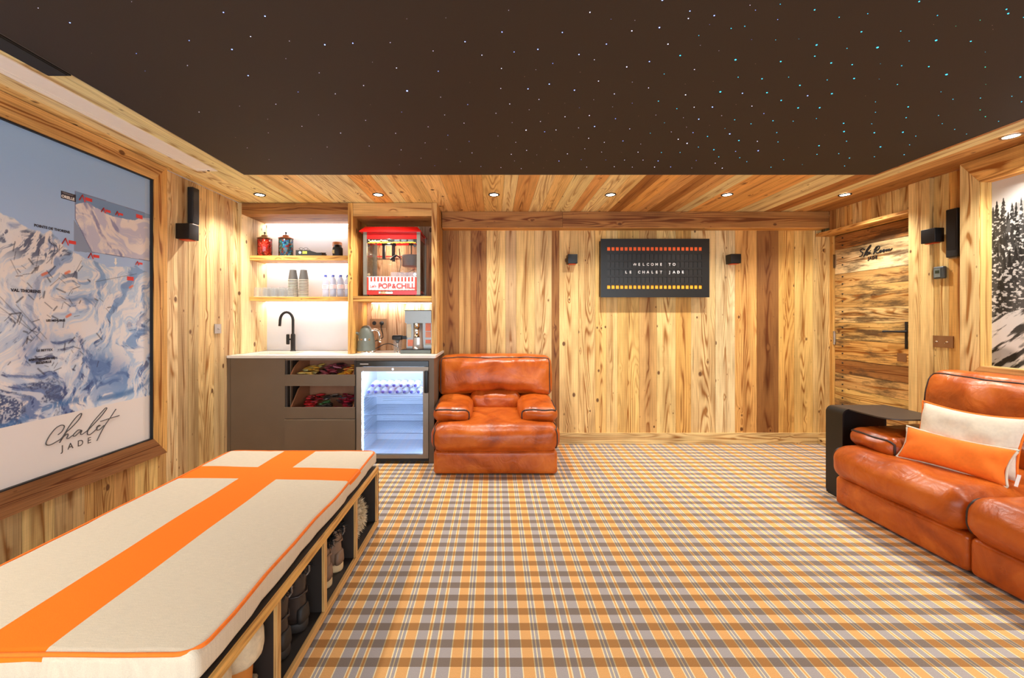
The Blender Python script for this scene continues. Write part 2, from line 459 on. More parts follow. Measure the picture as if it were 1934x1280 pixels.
# door
DX = XR+.125
door = thing('door_1', None, None, (DX, 3.7, 0), kind='structure')
zb = [0.006, .16, .31, .449, .573, .71, .843, 1.033, 1.20, 1.34, 1.54, 1.67, 1.908, 2.046]
dt = [GO, LT, MD, YL, MD, DK, GO, YL, LT, YL, MD, PA, DK]
mb = MB()
for i in range(len(zb)-1):
    mb.box(DX-random.uniform(0, .004), DX+.04, 3.27, 4.165, zb[i]+.0015, zb[i+1]-.0015, jit(dt[i]), 'y')
mb.build('door_leaf', M['wood_door'], door)
mb = MB()
for i in range(len(zb)-1):
    zc = (zb[i]+zb[i+1])/2
    for dz in (-.035, .035): mb.lathe([(0.006, 0), (.006, -.008), (.002, -.010)], DX-.003, 4.07, zc+dz, 8, axis='x')
mb.build('nails', M['blackmatte'], door)
for z0 in (1.05, 1.80):
    mb = MB(); mb.lathe([(.011, -.065), (.011, .065)], DX-.012, 4.162, z0, 10)
    mb.lathe([(.012, -.004), (.012, .004)], DX-.012, 4.162, z0, 10); mb.box(DX-.012, DX+.0, 4.15, 4.172, z0-.05, z0+.05)
    mb.build('hinge', M['steel'], door)
mb = MB(); mb.box(DX-.008, DX, 3.43, 3.452, .99, 1.21); mb.tube([(DX-.002, 3.442, 1.13), (DX-.05, 3.442, 1.13), (DX-.052, 3.50, 1.13), (DX-.05, 3.60, 1.128)], .008, 8)
mb.build('door_handle', M['blackmatte'], door)
mb = MB(); mb.box(DX-.006, DX-.0045, 3.44, 3.52, .883, .952); mb.build('lock_plate', M['bronze'], door)
def stroke_text(name, strokes, mapf, r, mat, parent):
    mb = MB()
    for st in strokes:
        pts = [Vector(mapf(*p)) for p in st]
        # Catmull-Rom smoothing
        out = []
        for i in range(len(pts)-1):
            p0, p1, p2, p3 = pts[max(i-1, 0)], pts[i], pts[i+1], pts[min(i+2, len(pts)-1)]
            for k in range(6):
                tt = k/6
                out.append(0.5*((2*p1)+(p2-p0)*tt+(2*p0-5*p1+4*p2-p3)*tt*tt+(3*p1-p0-3*p2+p3)*tt**3))
        out.append(pts[-1]); mb.tube(out, r, 6)
    return mb.build(name, mat, parent)
def doormap(zx, zy):   # crop scale 8.058 from (1590,440)
    px, py = 1590+zx/8.058, 440+zy/8.058
    d = (DX-.006)*F/(px-VX); return (DX-.006, d, H-(py-VY)*d/F)
ski = [[(345, 255), (320, 235), (285, 255), (285, 280), (318, 300), (300, 345), (268, 355)],
       [(330, 360), (370, 270), (415, 205), (440, 180), (430, 215), (370, 290), (350, 340)], [(360, 310), (400, 285), (385, 300), (365, 310), (385, 335), (410, 300)],
       [(410, 300), (425, 285), (412, 318), (440, 300)], [(432, 268), (436, 266)],
       [(480, 320), (500, 270), (540, 215)], [(490, 260), (530, 205), (570, 200), (565, 235), (520, 265), (510, 270), (530, 300), (560, 300)],
       [(560, 300), (585, 265), (600, 262), (592, 292), (575, 292), (585, 265), (615, 272), (635, 250), (650, 255), (640, 285), (625, 280), (638, 252), (665, 265), (680, 245), (672, 275), (695, 245), (700, 270), (722, 240), (722, 262), (745, 250), (768, 232)]]
stroke_text('lettering', ski, doormap, .0045, M['blackmatte'], door)
a = doormap(400, 395); b = doormap(535, 375)
text('lettering', 'JADE', .034, M['blackmatte'], door, (DX-.006, (a[1]+b[1])/2, a[2]-.007), (0, -1, 0), (0, 0, 1), .001, 1.3, bold=.002)

# ceiling : planks along the room
mb = MB(); x = XL-.0
while x < XR:
    x1 = min(x+random.uniform(.10, .17), XR+.0)
    tn = random.choice([PA, PA, LT, SA, YL, OR, MD, DK]) if x > -1.7 else random.choice([PA, LT])
    tn = tuple(min(.95, q*1.13) for q in tn)
    mb.box(x+.001, x1-.001, YF, YB, ZC+random.uniform(0, .002), ZC+.04, jit(tn), 'y'); x = x1
mb.box(XL-.1, XR+.3, YF, YB+.1, ZC+.03, ZC+.06, lin(60, 35, 18))
struct('ceiling', mb, M['wood_ceil'])

# ================================================================== STAR CEILING
SX0, SX1, SY0, SY1 = -1.77, 2.705, -1.2, 3.005
ZS = ZC-.012
st = thing('starlight_ceiling_panel', 'dark brown fabric ceiling panel scattered with tiny white and turquoise star lights', 'ceiling panel', ((SX0+SX1)/2, (SY0+SY1)/2, ZS))
mb = MB(); mb.box(SX0, SX1, SY0, SY1, ZS, ZC-.0005); mb.build('fabric', M['starfab'], st)
mb = MB()
mb.box(SX0-.006, SX0-.0005, SY0, SY1, ZS-.001, ZC-.0005); mb.box(SX1+.0005, SX1+.006, SY0, SY1, ZS-.001, ZC-.0005)
mb.box(SX0-.006, SX1+.006, SY1+.0005, SY1+.006, ZS-.001, ZC-.0005)
mb.build('edge_trim', plain('dark_trim', (70, 60, 52), .5), st)
stars = []
def addst(ox, sc, L):
    for q in L: stars.append((ox+q[0]/sc, q[1]/sc, q[2]))
addst(0, 2.667, [(192, 40, 2), (352, 114, 3), (663, 8, 1.5), (461, 267, 1), (810, 489, .8)])
addst(200, 3.878, [(861, 90, 3), (1165, 118, 3.5), (610, 296, 2.5), (1060, 267, 2.5), (1344, 300, 2), (923, 361, 3.5), (223, 391, 2), (597, 479, 2), (1318, 429, 1.5), (287, 519, 1.5), (1042, 553, 3), (682, 820, 2), (979, 776, 1.5), (1245, 762, 2), (1185, 872, 1.3), (1190, 972, 1.5), (949, 1006, 1), (1035, 1082, 1.5), (1195, 1168, 1.3)])
addst(540, 3.879, [(285, 327, 3.5), (490, 316, 3), (764, 311, 2), (886, 138, 1.3), (1172, 130, 1.3), (1312, 305, 3), (1078, 372, 2.2), (1436, 403, 2.2), (634, 454, 1.3), (810, 497, 2.5), (1116, 521, 2.5), (244, 533, 1.8), (569, 626, 2.5), (89, 673, 2), (362, 687, 2.3), (888, 665, 4.5), (1347, 603, 1), (1134, 711, 2), (1332, 765, 2), (618, 765, 1), (239, 841, 1.6), (848, 820, 1.7), (1163, 841, 1.8), (584, 881, 2), (1305, 901, 2), (117, 924, 1.8), (401, 974, 2.5), (1042, 928, 2), (804, 976, 2), (1186, 990, 1.8), (1020, 1046, 1.7), (1342, 1035, 1.7), (62, 1066, 1), (302, 1076, 1.7), (610, 1069, 1.7), (844, 1097, 1.8), (1178, 1092, 1.6), (1364, 1119, 1.7), (990, 1158, 1.6), (184, 1163, 1), (831, 1207, 1.3), (1090, 1213, 1.3), (1277, 1183, 1.5), (1429, 1218, 1.3)])
addst(900, 3.764, [(228, 73, 1.7), (181, 227, 2.7), (38, 392, 2), (267, 369, 2.5), (436, 350, 3), (177, 486, 2.2), (422, 495, 1.4), (542, 450, 2.2), (342, 544, 1.2), (172, 628, 2), (366, 631, 2.8), (517, 597, 2.8), (236, 738, 2.2), (444, 706, 2.2), (138, 804, 2), (374, 779, 1.6), (253, 871, 1.6), (454, 863, 2.1), (510, 804, 1), (153, 966, 1.6), (352, 924, 2.6), (484, 936, 2.1), (565, 923, 2.1), (279, 1011, 1.8), (141, 1050, .9), (356, 1068, 2.1), (247, 1096, 2.2), (428, 1100, 1.3), (270, 1143, 1.4), (403, 1157, 1), (31, 1183, 1.4), (173, 1190, 1.7), (318, 1197, 1.8), (477, 1193, 1.2), (586, 1144, 2), (498, 1141, 1), (646, 1093, 1.9), (558, 1061, .9), (532, 999, .9), (458, 1045, .9),
 (806, 87, 2.6), (956, 136, 1.5), (610, 230, 2.7), (923, 313, 2.6), (728, 387, 3), (838, 424, 1.7), (737, 512, 1.2), (867, 576, 2.5), (696, 640, 3.2), (833, 708, 1.4), (980, 667, 2.2), (967, 759, 1.3), (731, 765, 1.3), (628, 733, 1), (802, 820, 2.4), (629, 829, 2), (839, 898, 2.7), (988, 843, 2.2), (725, 908, 1.7), (948, 929, 1), (797, 982, 2), (687, 972, 1), (908, 1011, 1.7), (770, 1057, 1.6), (889, 1080, 1.6), (744, 1134, 1.6), (919, 1136, 1.3), (783, 1187, 1.7), (624, 1187, .9), (979, 1184, 1.8),
 (1321, 0, 4), (1126, 144, 1.5), (1104, 219, 2.6), (1300, 195, 3.7), (1068, 475, 2.6), (1229, 437, 2.7), (1361, 313, 2.6), (1448, 394, 3), (1107, 583, 1.3), (1223, 624, 1.9), (1334, 525, 1.8), (1484, 597, 1), (1486, 674, 2.6), (1293, 718, 2.2), (1107, 733, 1.4), (1152, 824, .9), (1275, 817, 1.3), (1089, 915, 1.7), (1235, 946, 1.7), (1336, 872, 1.6), (1424, 772, 2), (1041, 1001, 2.2), (1167, 1023, 1.6), (1148, 1081, 2), (1031, 1082, .9), (1052, 1137, 1.7), (1184, 1137, 1.7), (1107, 1187, 1.7), (1314, 1083, 2), (1291, 1143, 2.5), (1266, 1187, 2.4), (1380, 1186, 2.1), (1447, 1083, 1.8), (1385, 937, 1.4), (1434, 989, 2.5), (1497, 1018, 2.6), (1493, 903, 1.3), (1471, 836, 1.4), (1517, 78, 2.7), (1506, 131, 2.6), (1580, 252, 1.7), (1690, 110, 3.2), (1657, 174, 1.3), (1810, 201, 2.4), (1591, 321, 1.3), (1549, 494, 2.3), (1723, 360, 1.4), (1841, 424, 4.2), (1683, 577, 1.1), (1860, 548, 2.2), (1733, 652, 4), (1677, 760, 3), (1547, 761, 2.1), (1580, 846, 2.8), (1743, 821, 1.5), (1845, 742, 1.1), (1835, 851, 2.2), (1656, 890, 1.1), (1766, 913, 1.5), (1539, 942, 2.3), (1642, 969, 2.5), (1800, 951, 3.2), (1577, 1045, 1.7), (1687, 1063, 2.6), (1865, 998, 2.6), (1842, 1075, 2), (1722, 1114, 2.1), (1562, 1140, 1.6), (1697, 1159, 1.8), (1530, 1193, 1.4), (1747, 1194, 2.2), (1871, 1120, 2)])
addst(1400, 3.622, [(60, 35, 1.7), (97, 69, 1.7), (267, 28, 2.1), (249, 133, 1.8), (24, 179, 2.2), (502, 67, 3.2), (670, 117, 2.2), (865, 93, 2), (1217, 10, 3.2), (822, 217, 3.1), (1342, 105, 2.4), (1316, 167, 1.2), (1468, 178, 1.6), (1634, 137, 1.7), (1717, 173, 1.2), (1722, 200, 1.2), (1814, 63, 3), (1826, 92, 3.6), (1931, 118, 2), (71, 270, 1.3), (235, 272, 1.7), (394, 266, 1.3), (515, 307, 3.8), (503, 384, 2.7), (270, 420, 3.3), (723, 330, 2), (932, 324, 4.8), (1091, 212, 1.9), (1148, 280, 1.8), (1333, 275, 4.5), (1570, 282, 3), (1669, 355, 1.5), (615, 430, 3.6), (759, 441, 2.6), (952, 436, 1.4), (1097, 449, 2.4), (1283, 455, 2.7), (1404, 509, 4.6), (1669, 458, 2.2), (97, 436, 1), (142, 538, 2.6), (324, 527, 1.8), (588, 546, 2.1), (772, 536, 3.2), (944, 540, 1.3), (1068, 577, 2.3), (1909, 526, 2.9), (1673, 576, 1.5), (401, 583, 3), (176, 633, 3.3), (8, 637, 2.6), (454, 654, 2.8), (620, 640, 3.5), (273, 686, 2.8), (849, 655, 1), (1366, 628, 1.8), (1448, 678, 2), (1636, 670, 2.2), (1851, 658, 1.8), (1917, 695, 2.4), (73, 725, 2), (389, 737, 3.2), (536, 736, 3.2), (918, 696, 1.8), (1142, 730, 2.7), (918, 767, 1.8), (155, 776, 2), (1634, 751, 1.9), (514, 810, 2), (217, 825, 2.5), (355, 828, 1.8), (1128, 804, 2.4), (1349, 789, 1.7), (1670, 797, 2.2), (1760, 829, 1.9), (67, 846, 2.2), (700, 842, 2.7), (892, 846, 1.7), (1375, 845, 1.9), (703, 899, 3.3), (243, 906, 2.1), (910, 907, 2.8), (1106, 903, 3.2), (1460, 884, 1.9), (1194, 930, 2), (1541, 916, 1.7), (110, 966, 2), (251, 970, 2.1), (720, 965, 2.1), (532, 996, 2.7), (1151, 990, 1.9), (952, 1004, 3), (392, 1009, 1), (116, 1030, 3.1), (518, 1055, 2.1), (667, 1050, 2.1), (740, 1080, 2.4), (911, 1071, 2), (1114, 1057, 2.1), (290, 1092, 1.9), (38, 1105, 1.7), (418, 1125, 1.5), (203, 1143, 2), (707, 1134, 1.9), (572, 923, 1)])
scol = {}
for k_, c_ in [('w', (214, 214, 255)), ('b', (120, 150, 255)), ('c', (40, 190, 235)), ('g', (30, 215, 180)), ('f', (200, 172, 150))]:
    nm_ = {'w': 'white', 'b': 'blue', 'c': 'turquoise', 'g': 'green', 'f': 'faint'}[k_]
    for lv, st_ in [('', 3.4), ('2', 1.7), ('3', .8)]: scol[k_+lv] = emitter('star_%s_%s' % (nm_, {'': 'bright', '2': 'medium', '3': 'dim'}[lv]), c_, st_ if k_ != 'f' else .35)
R_ = random.Random(3)
placed = []
for px, py, s in stars:
    d = (ZS-H)*F/(VY-py); X = (px-VX)*d/F
    if not (SX0+.01 < X < SX1-.01 and d < SY1-.01): continue
    right = (px-1180)/350
    k = 'f' if s < 1.25 else ('c' if R_.random() < right else ('b' if s > 2.6 or R_.random() < .3 else 'w'))
    if k == 'c' and (px > 1780 and R_.random() < .4): k = 'g'
    placed.append((s, X, d, k+('' if s > 2.5 else '2' if s > 1.65 else '3')))
placed.sort(key=lambda q: -q[0])
def star_geo(mb, X, d, s):
    r = .36*s*d/F
    mb.lathe([(r, 0), (r*.8, -r*.35), (r*.35, -r*.55)], X, d, ZS-.0002, 8)
for q in placed[:98]:
    mb = MB(); star_geo(mb, q[1], q[2], q[0]); mb.build('star_light', scol[q[3]], st)
rest = {}
for q in placed[98:]:
    star_geo(rest.setdefault(q[3], MB()), q[1], q[2], q[0])
cmb = MB(); mats = []
for k, m_ in rest.items():
    b0 = len(cmb.v); cmb.v += m_.v
    for f in m_.f: cmb.face([b0+i for i in f], None, None, True)
    mats.append((k, len(m_.f)))
ro = cmb.build('star_lights', scol['w'], st); ro['kind'] = 'stuff'
ro.data.materials.clear(); fi = 0
for i, (k, nf) in enumerate(mats):
    ro.data.materials.append(scol[k])
    for j in range(nf): ro.data.polygons[fi].material_index = i; fi += 1

# ================================================================== DOWNLIGHTS and ceiling fittings
def spot(parent, x, y):
    ld = bpy.data.lights.new('downlight_lamp', 'SPOT'); ld.energy = DOWN_W; ld.color = DOWN_COL
    ld.spot_size = math.radians(128); ld.spot_blend = .75; ld.shadow_soft_size = .028
    lo = bpy.data.objects.new('lamp', ld); S.collection.objects.link(lo); lo.parent = parent; lo.location = (0, 0, -.012)
dls = [(-1.95, 3.525, 'ceiling downlight leftmost of the back row, nearest the left wall'), (-.965, 3.525, 'ceiling downlight over the drinks corner, second from left in back row'),
       (0, 3.525, 'ceiling downlight above the armchair, third from left in back row'), (.97, 3.525, 'ceiling downlight in front of the left square wall lamp, fourth in back row'),
       (1.94, 3.525, 'ceiling downlight in front of the letter board, fifth in back row'), (2.92, 3.525, 'ceiling downlight by the rustic door, rightmost of the back row'),
       (2.93, 2.40, 'large looking ceiling downlight above the sofa near the black and white photo')]
dproto = None
for i, (x, y, lb) in enumerate(dls):
    t = thing('downlight', lb, 'ceiling light', (x, y, ZC), 'recessed downlights in the wooden ceiling')
    mb = MB(); mb.lathe([(.036, -.0005), (.046, -.0005), (.046, -.006), (.036, -.007), (.034, -.0005)], x, y, ZC, 28, cap=False); mb.build('ring', M['steel'] if i == 6 else M['blackmatte'], t)
    mb = MB(); mb.lathe([(.0345, -.0008), (.0345, -.0032), (.02, -.0045)], x, y, ZC, 28); mb.build('lens', M['lens'], t)
    spot(t, x, y)
for (x, y) in [(2.93, 1.25), (2.93, .1), (-1.96, .9), (-1.96, -.3), (-.9, -1.45), (.6, -1.45), (2.0, -1.45), (2.93, -1.0), (-1.96, -1.45)]:
    t = thing('downlight', 'ceiling downlight behind the viewpoint', 'ceiling light', (x, y, ZC), 'downlights out of the view')
    mb = MB(); mb.lathe([(.036, -.0005), (.046, -.0005), (.046, -.006), (.036, -.007), (.034, -.0005)], x, y, ZC, 16, cap=False); mb.build('ring', M['steel'], t)
    mb = MB(); mb.lathe([(.0345, -.0008), (.0345, -.0032), (.02, -.0045)], x, y, ZC, 16); mb.build('lens', M['lens'], t)
    spot(t, x, y)
# linear air diffuser
t = thing('air_diffuser', 'long cream linear air diffuser slot in the left ceiling strip', 'air vent', (-2.0, 2.0, ZC))
mb = MB(); mb.box(-2.072, -2.058, .6, 2.96, ZC-.006, ZC-.0005); mb.box(-1.945, -1.93, .6, 2.96, ZC-.006, ZC-.0005); mb.box(-2.058, -1.945, 2.93, 2.96, ZC-.006, ZC-.0005)
mb.build('frame', M['offwhite'], t)
mb = MB(); mb.box(-2.057, -1.946, .6, 2.929, ZC-.003, ZC-.0005); mb.box(-2.04, -2.035, .6, 2.929, ZC-.005, ZC-.003)
mb.build('blade', M['offwhite'], t)
mb = MB(); mb.lathe([(.008, 0), (.008, -.003)], -1.985, 2.945, ZC-.006, 12); mb.build('screw', M['blackmatte'], t)
mb = MB(); mb.box(-1.882, -1.787, .5, 1.79, ZC-.012, ZC-.0005)
mb.box(-1.876, -1.793, .51, 1.78, ZC-.016, ZC-.012)
solo('ceiling_grille', mb, M['blackmatte'], 'flat black rectangular grille in the ceiling beside the cream air diffuser', 'air vent', (-1.83, 1.2, ZC))

# ================================================================== PICTURES
def prism(mb, pts, xa, xb, axis, col):
    """board: polygon pts (y,z) extruded from xa to xb, grain along axis"""
    du, dv = random.random()*40, random.random()*40; n = len(pts); b = len(mb.v)
    mb.v += [(xa, p[0], p[1]) for p in pts]+[(xb, p[0], p[1]) for p in pts]
    U = (lambda p, e: (p[1]+du+e, p[0]+dv)) if axis == 'y' else (lambda p, e: (p[0]+du+e, p[1]+dv))
    if n == 4:
        ot = 1 if axis == 'y' else 0; sp_ = sorted(p[ot] for p in pts) ; md = (sp_[1]+sp_[2])/2
        mb.al[len(mb.f)] = [0.0 if p[ot] < md else 1.0 for p in pts]; mb.al[len(mb.f)+1] = list(reversed(mb.al[len(mb.f)]))
    mb.face([b+i for i in range(n)], [U(p, 0) for p in pts], col)
    mb.face([b+n+i for i in reversed(range(n))], [U(p, 0) for p in reversed(pts)], col)
    for i in range(n):
        j = (i+1) % n
        mb.face([b+i, b+j, b+n+j, b+n+i], [U(pts[i], 0), U(pts[j], 0), U(pts[j], xb-xa+.01), U(pts[i], xb-xa+.01)], col)
def frame_boards(parent, xa, xb, yi0, yi1, zi0, zi1, wy, wz0, wz1, tn, mat):
    yo0, yo1, zo0, zo1 = yi0-wy, yi1+wy, zi0-wz0, zi1+wz1
    g = .0006
    for nm, pts, ax, c in [('frame_top', [(yo0, zo1), (yo1, zo1), (yi1, zi1+g), (yi0, zi1+g)], 'y', tn[0]),
                           ('frame_bottom', [(yo0, zo0), (yi0, zi0), (yi1, zi0), (yo1, zo0)], 'y', tn[1]),
                           ('frame_side', [(yi1, zi0+g), (yi1, zi1-g), (yo1-g, zo1-g*2), (yo1-g, zo0+g*2)], 'z', tn[2]),
                           ('frame_side', [(yi0, zi0+g), (yi0, zi1-g), (yo0+g, zo1-g*2), (yo0+g, zo0+g*2)], 'z', tn[2])]:
        mb = MB(); prism(mb, pts, xa, xb, ax, c); mb.build(nm, mat, parent)
def vnoise(X, Y, seed):
    xi = np.floor(X).astype(np.int64); yi = np.floor(Y).astype(np.int64); fx = X-xi; fy = Y-yi
    fx = fx*fx*(3-2*fx); fy = fy*fy*(3-2*fy)
    def h(a, b):
        n = (a*374761393+b*668265263+seed*1442695041) & 0x7fffffff
        n = ((n ^ (n >> 13))*1274126177) & 0x7fffffff
        return ((n ^ (n >> 16)) & 0xffff)/65535.0
    return (h(xi, yi)*(1-fx)+h(xi+1, yi)*fx)*(1-fy)+(h(xi, yi+1)*(1-fx)+h(xi+1, yi+1)*fx)*fy
def fbm(X, Y, seed, o=5, g=.5):
    s = 0; a = 1; t = 0
    for i in range(o): s = s+a*vnoise(X*2**i+i*17.3, Y*2**i+i*9.1, seed+i); t += a; a *= g
    return s/t
def print_mesh(name, ys, zs, X, rgb, mat, parent, flip):
    ny, nz = len(ys), len(zs); off = OFF[parent.name]
    me = bpy.data.meshes.new(name); o = bpy.data.objects.new(name, me); S.collection.objects.link(o)
    YY, ZZ = np.meshgrid(ys, zs); co = np.stack([np.full(YY.shape, X), YY, ZZ], -1).reshape(-1, 3)-np.array(off)
    i = (np.arange(nz-1)[:, None]*ny+np.arange(ny-1)[None, :]).reshape(-1)
    q = np.stack([i, i+1, i+1+ny, i+ny], -1)
    if flip: q = q[:, ::-1]
    nf = len(q)
    me.vertices.add(len(co)); me.vertices.foreach_set('co', co.astype(np.float32).reshape(-1))
    me.loops.add(nf*4); me.loops.foreach_set('vertex_index', q.astype(np.int32).reshape(-1))
    me.polygons.add(nf); me.polygons.foreach_set('loop_start', np.arange(nf, dtype=np.int32)*4)
    me.update(calc_edges=True)
    ca = me.color_attributes.new(name='tone', type='FLOAT_COLOR', domain='POINT')
    c4 = np.concatenate([rgb.reshape(-1, 3), np.ones((len(co), 1))], 1)
    ca.data.foreach_set('color', c4.astype(np.float32).reshape(-1))
    me.materials.append(mat); o.parent = parent; OFF[o.name] = off
    return o
def print_mat(name, rough=.35):
    t = NT(name); a = t.new('ShaderNodeAttribute'); a.attribute_name = 'tone'
    tc = t.new('ShaderNodeTexCoord').outputs['Object']; n = t.noise(tc, 300, 2.0)
    t.link(t.mix(1.0, a.outputs['Color'], t.ramp(n, [(0, .985), (1, 1.01)]), 'MULTIPLY'), t.b.inputs['Base Color']); t.set(Roughness=rough)
    t.b.inputs['Specular IOR Level'].default_value = .25
    return t.m
M['print'] = print_mat('printed_panel')
L = lambda r, g, b: np.array(lin(r, g, b))
def blend(a, b, t): return a*(1-t[..., None])+b*t[..., None]
def sstep(x, a, b): t = np.clip((x-a)/(b-a), 0, 1); return t*t*(3-2*t)

mapt = thing('ski_map_panel', 'huge timber framed ski area map on the left wall above the bench', 'wall map', (-2.25, 1.9, .44))
MX = -2.263
def mp(px, py): d = MX*F/(px-VX); return (d, H-(py-VY)*d/F)
ys = np.concatenate([np.arange(.9, 1.88, .012), np.arange(1.88, 2.795, .0024)]); zs = np.concatenate([np.arange(.44, .72, .02), np.arange(.72, 2.05, .0025), [2.10, 2.155]])
YY, ZZ = np.meshgrid(ys, zs)
# ridge line against the sky
rp = [(0, 401), (11, 405), (28, 415), (37, 422), (50, 430), (71, 435), (82, 441), (97, 435), (109, 450), (120, 463), (131, 472), (146, 478), (163, 489), (187, 495), (202, 503), (216, 505), (225, 505), (259, 503), (266, 508), (284, 516)]
ry = [mp(*p)[0] for p in rp]; rz = [mp(*p)[1] for p in rp]
ridge = np.interp(YY, [.9, 1.5]+ry, [1.72, 1.8]+rz)+(fbm(YY*40, YY*0+3, 5)-.5)*.02
warp = fbm(YY*5, ZZ*5, 11, 3)*.35
a1 = (ZZ*1.0+YY*.75)+warp; a2 = (YY*1.0-ZZ*.55)+warp
n1 = fbm(a2*14, a1*4.5, 31, 6, .6); n2 = fbm(a2*34+4, a1*13, 57, 5, .62); n3 = fbm(YY*6, ZZ*5, 77, 4); n4 = fbm(a1*24, a2*8, 91, 5, .62)
rg = 1-np.abs(n1*2-1)*2.2
snow = blend(L(230, 230, 234), L(236, 228, 224), sstep(n3, .4, .6)*(YY < 2.35)*.9)
col = snow
east = sstep(YY+.4*(1.4-ZZ)*-1, 1.85, 2.45)
col = blend(col, L(182, 206, 232), sstep(n2, .44, .62)*(.45+.5*east))
col = blend(col, L(128, 164, 210), sstep(n1, .52, .64)*(.35+.6*east))
col = blend(col, L(80, 110, 168), sstep(n4*.6+n1*.4, .56, .64)*(.3+.5*sstep(1.35-ZZ, 0, .5)))
col = blend(col, L(48, 60, 112), sstep(n2*.5+n4*.5, .61, .67)*.8*sstep(1.5-ZZ, 0, .4))
# rocky crest
crest = sstep(ridge-ZZ, .0, .02)*(1-sstep(ridge-ZZ, .10, .22))*(YY < 2.3)
col = blend(col, L(62, 70, 104), crest*sstep(n2, .50, .58)*.85)
# valley shade band and forests
by, bz = mp(92, 670); band = np.exp(-((ZZ-bz+.35*(YY-by))/.10)**2)*sstep(YY, 1.98, 2.1)*(1-sstep(YY, 2.5, 2.75))
col = blend(col, L(104, 134, 186), band*.75*sstep(n3+n1*.5, .55, .8))
fy, fz = mp(60, 765)
fo = (1-sstep(YY, 2.12, 2.26))*(1-sstep(ZZ, .90, .98))*sstep(fbm(a1*8, a2*6, 13, 3), .40, .47)
spk = vnoise(YY*160, ZZ*160, 5)
col = blend(col, L(112, 124, 152), fo*(.35+.65*(spk > .42)))
col = blend(col, L(66, 78, 118), fo*(spk > .62)*.8)
col = blend(col, L(74, 120, 176), sstep(-(np.abs(ZZ-.765-.16*np.maximum(0, YY-2.35)-.03*np.sin(YY*9))), -.03, -.005)*.8*sstep(n2, .38, .55))
def seg(y0, z0, y1, z1, wd, c, op=1.0):
    global col
    dy, dz = y1-y0, z1-z0; L2 = dy*dy+dz*dz+1e-9
    t = np.clip(((YY-y0)*dy+(ZZ-z0)*dz)/L2, 0, 1); ds = np.hypot(YY-y0-t*dy, ZZ-z0-t*dz)
    m = ((1-sstep(ds, wd*.45, wd*1.25))*(YY > 1.85)*op)[..., None]; col = col*(1-m)+np.array(c)*m
rr = random.Random(11)
ink = L(52, 50, 66)
for i in range(100):
    px = rr.uniform(2, 215); py = rr.uniform(465, 700)
    y0, z0 = mp(px, py)
    if z0 > np.interp(y0, ry, rz)-.05: continue
    an = rr.choice([-.9, -.75, .75, 1.0, 1.35, .3, -.5])+rr.uniform(-.15, .15); ln = rr.uniform(.012, .05)
    seg(y0, z0, y0+math.cos(an)*ln, z0+math.sin(an)*ln, rr.choice([.0018, .0028, .0045]), ink, .7)
for (x0, y0_, x1, y1_) in [(75, 470, 66, 515), (88, 497, 122, 462), (154, 492, 137, 524), (20, 490, 34, 518), (0, 580, 60, 625), (136, 530, 152, 538), (95, 540, 112, 525), (180, 532, 258, 517), (0, 560, 80, 645), (30, 575, 88, 640)]:
    seg(*mp(x0, y0_), *mp(x1, y1_), .002, ink, .6)
for (x0, y0_, w_) in [(124, 516, 8), (80, 519, 7), (245, 543, 8), (126, 598, 9)]:
    a = mp(x0, y0_); seg(a[0], a[1], a[0]+.02, a[1]+.012, .008, L(228, 118, 70), .85)
sky = blend(L(170, 198, 236), L(152, 186, 228), sstep(ZZ, 1.6, 2.1))
m = sstep(ZZ-ridge, -.002, .003); col = blend(col, sky, m)
# inset panel
ins = [mp(143, 362), mp(283, 406), mp(282, 492), mp(174, 475), mp(143, 413)]
def inpoly(Y, Z, P_):
    r = np.zeros(Y.shape, bool); n = len(P_)
    for i in range(n):
        (x1, y1), (x2, y2) = P_[i], P_[(i+1) % n]
        c = ((y1 > Z) != (y2 > Z)) & (Y < (x2-x1)*(Z-y1)/(y2-y1+1e-12)+x1); r ^= c
    return r
def grow(P_, k):
    cy = sum(p[0] for p in P_)/len(P_); cz = sum(p[1] for p in P_)/len(P_); return [(cy+(p[0]-cy)*k, cz+(p[1]-cz)*k) for p in P_]
shm = inpoly(YY, ZZ, [mp(140, 415), mp(180, 478), mp(140, 474)])
col[shm] = L(140, 156, 184)
mo = inpoly(YY, ZZ, grow(ins, 1.025)); mi = inpoly(YY, ZZ, ins)
col[mo] = L(118, 122, 158)
ir = [(143, 386), (150, 384), (160, 382), (170, 384), (178, 391), (188, 395), (200, 403), (212, 408), (225, 411), (240, 414), (255, 416), (265, 411), (283, 412)]
iz = np.interp(YY, [mp(*p)[0] for p in ir], [mp(*p)[1] for p in ir])
ic = blend(L(232, 224, 222)+0*col, L(196, 196, 216), sstep(n4, .42, .6)); ic = blend(ic, L(122, 128, 176), sstep(fbm((YY*1.0+ZZ*.7)*14, (ZZ-YY*.9)*4, 8, 5, .6), .55, .66)*.8*(YY < 2.58))
ic = blend(ic, L(118, 150, 190)+0*ic, (ZZ > iz)*1.0)
col[mi] = ic[mi]
col[ZZ < .732] = L(236, 228, 222)
col[(YY > 2.745)] = col[(YY > 2.745)]*.82+L(200, 205, 205)*.18
print_mesh('map_print', ys, zs, MX, np.clip(col, 0, 1), M['print'], mapt, False)
mb = MB(); mb.box(XL+.002, MX-.0008, .9, 2.79, .442, 2.15); mb.build('backing_board', M['white'], mapt)
frame_boards(mapt, XL+.0005, -2.24, .9, 2.791, .442, 2.151, .113, .123, ZC-2.151-.002, [MD, lin(158, 108, 66), OR], M['wood_fig'])
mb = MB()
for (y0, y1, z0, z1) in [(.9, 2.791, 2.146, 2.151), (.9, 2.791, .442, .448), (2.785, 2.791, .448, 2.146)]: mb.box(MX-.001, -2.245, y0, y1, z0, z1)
mb.build('shadow_gap', M['blackmatte'], mapt)
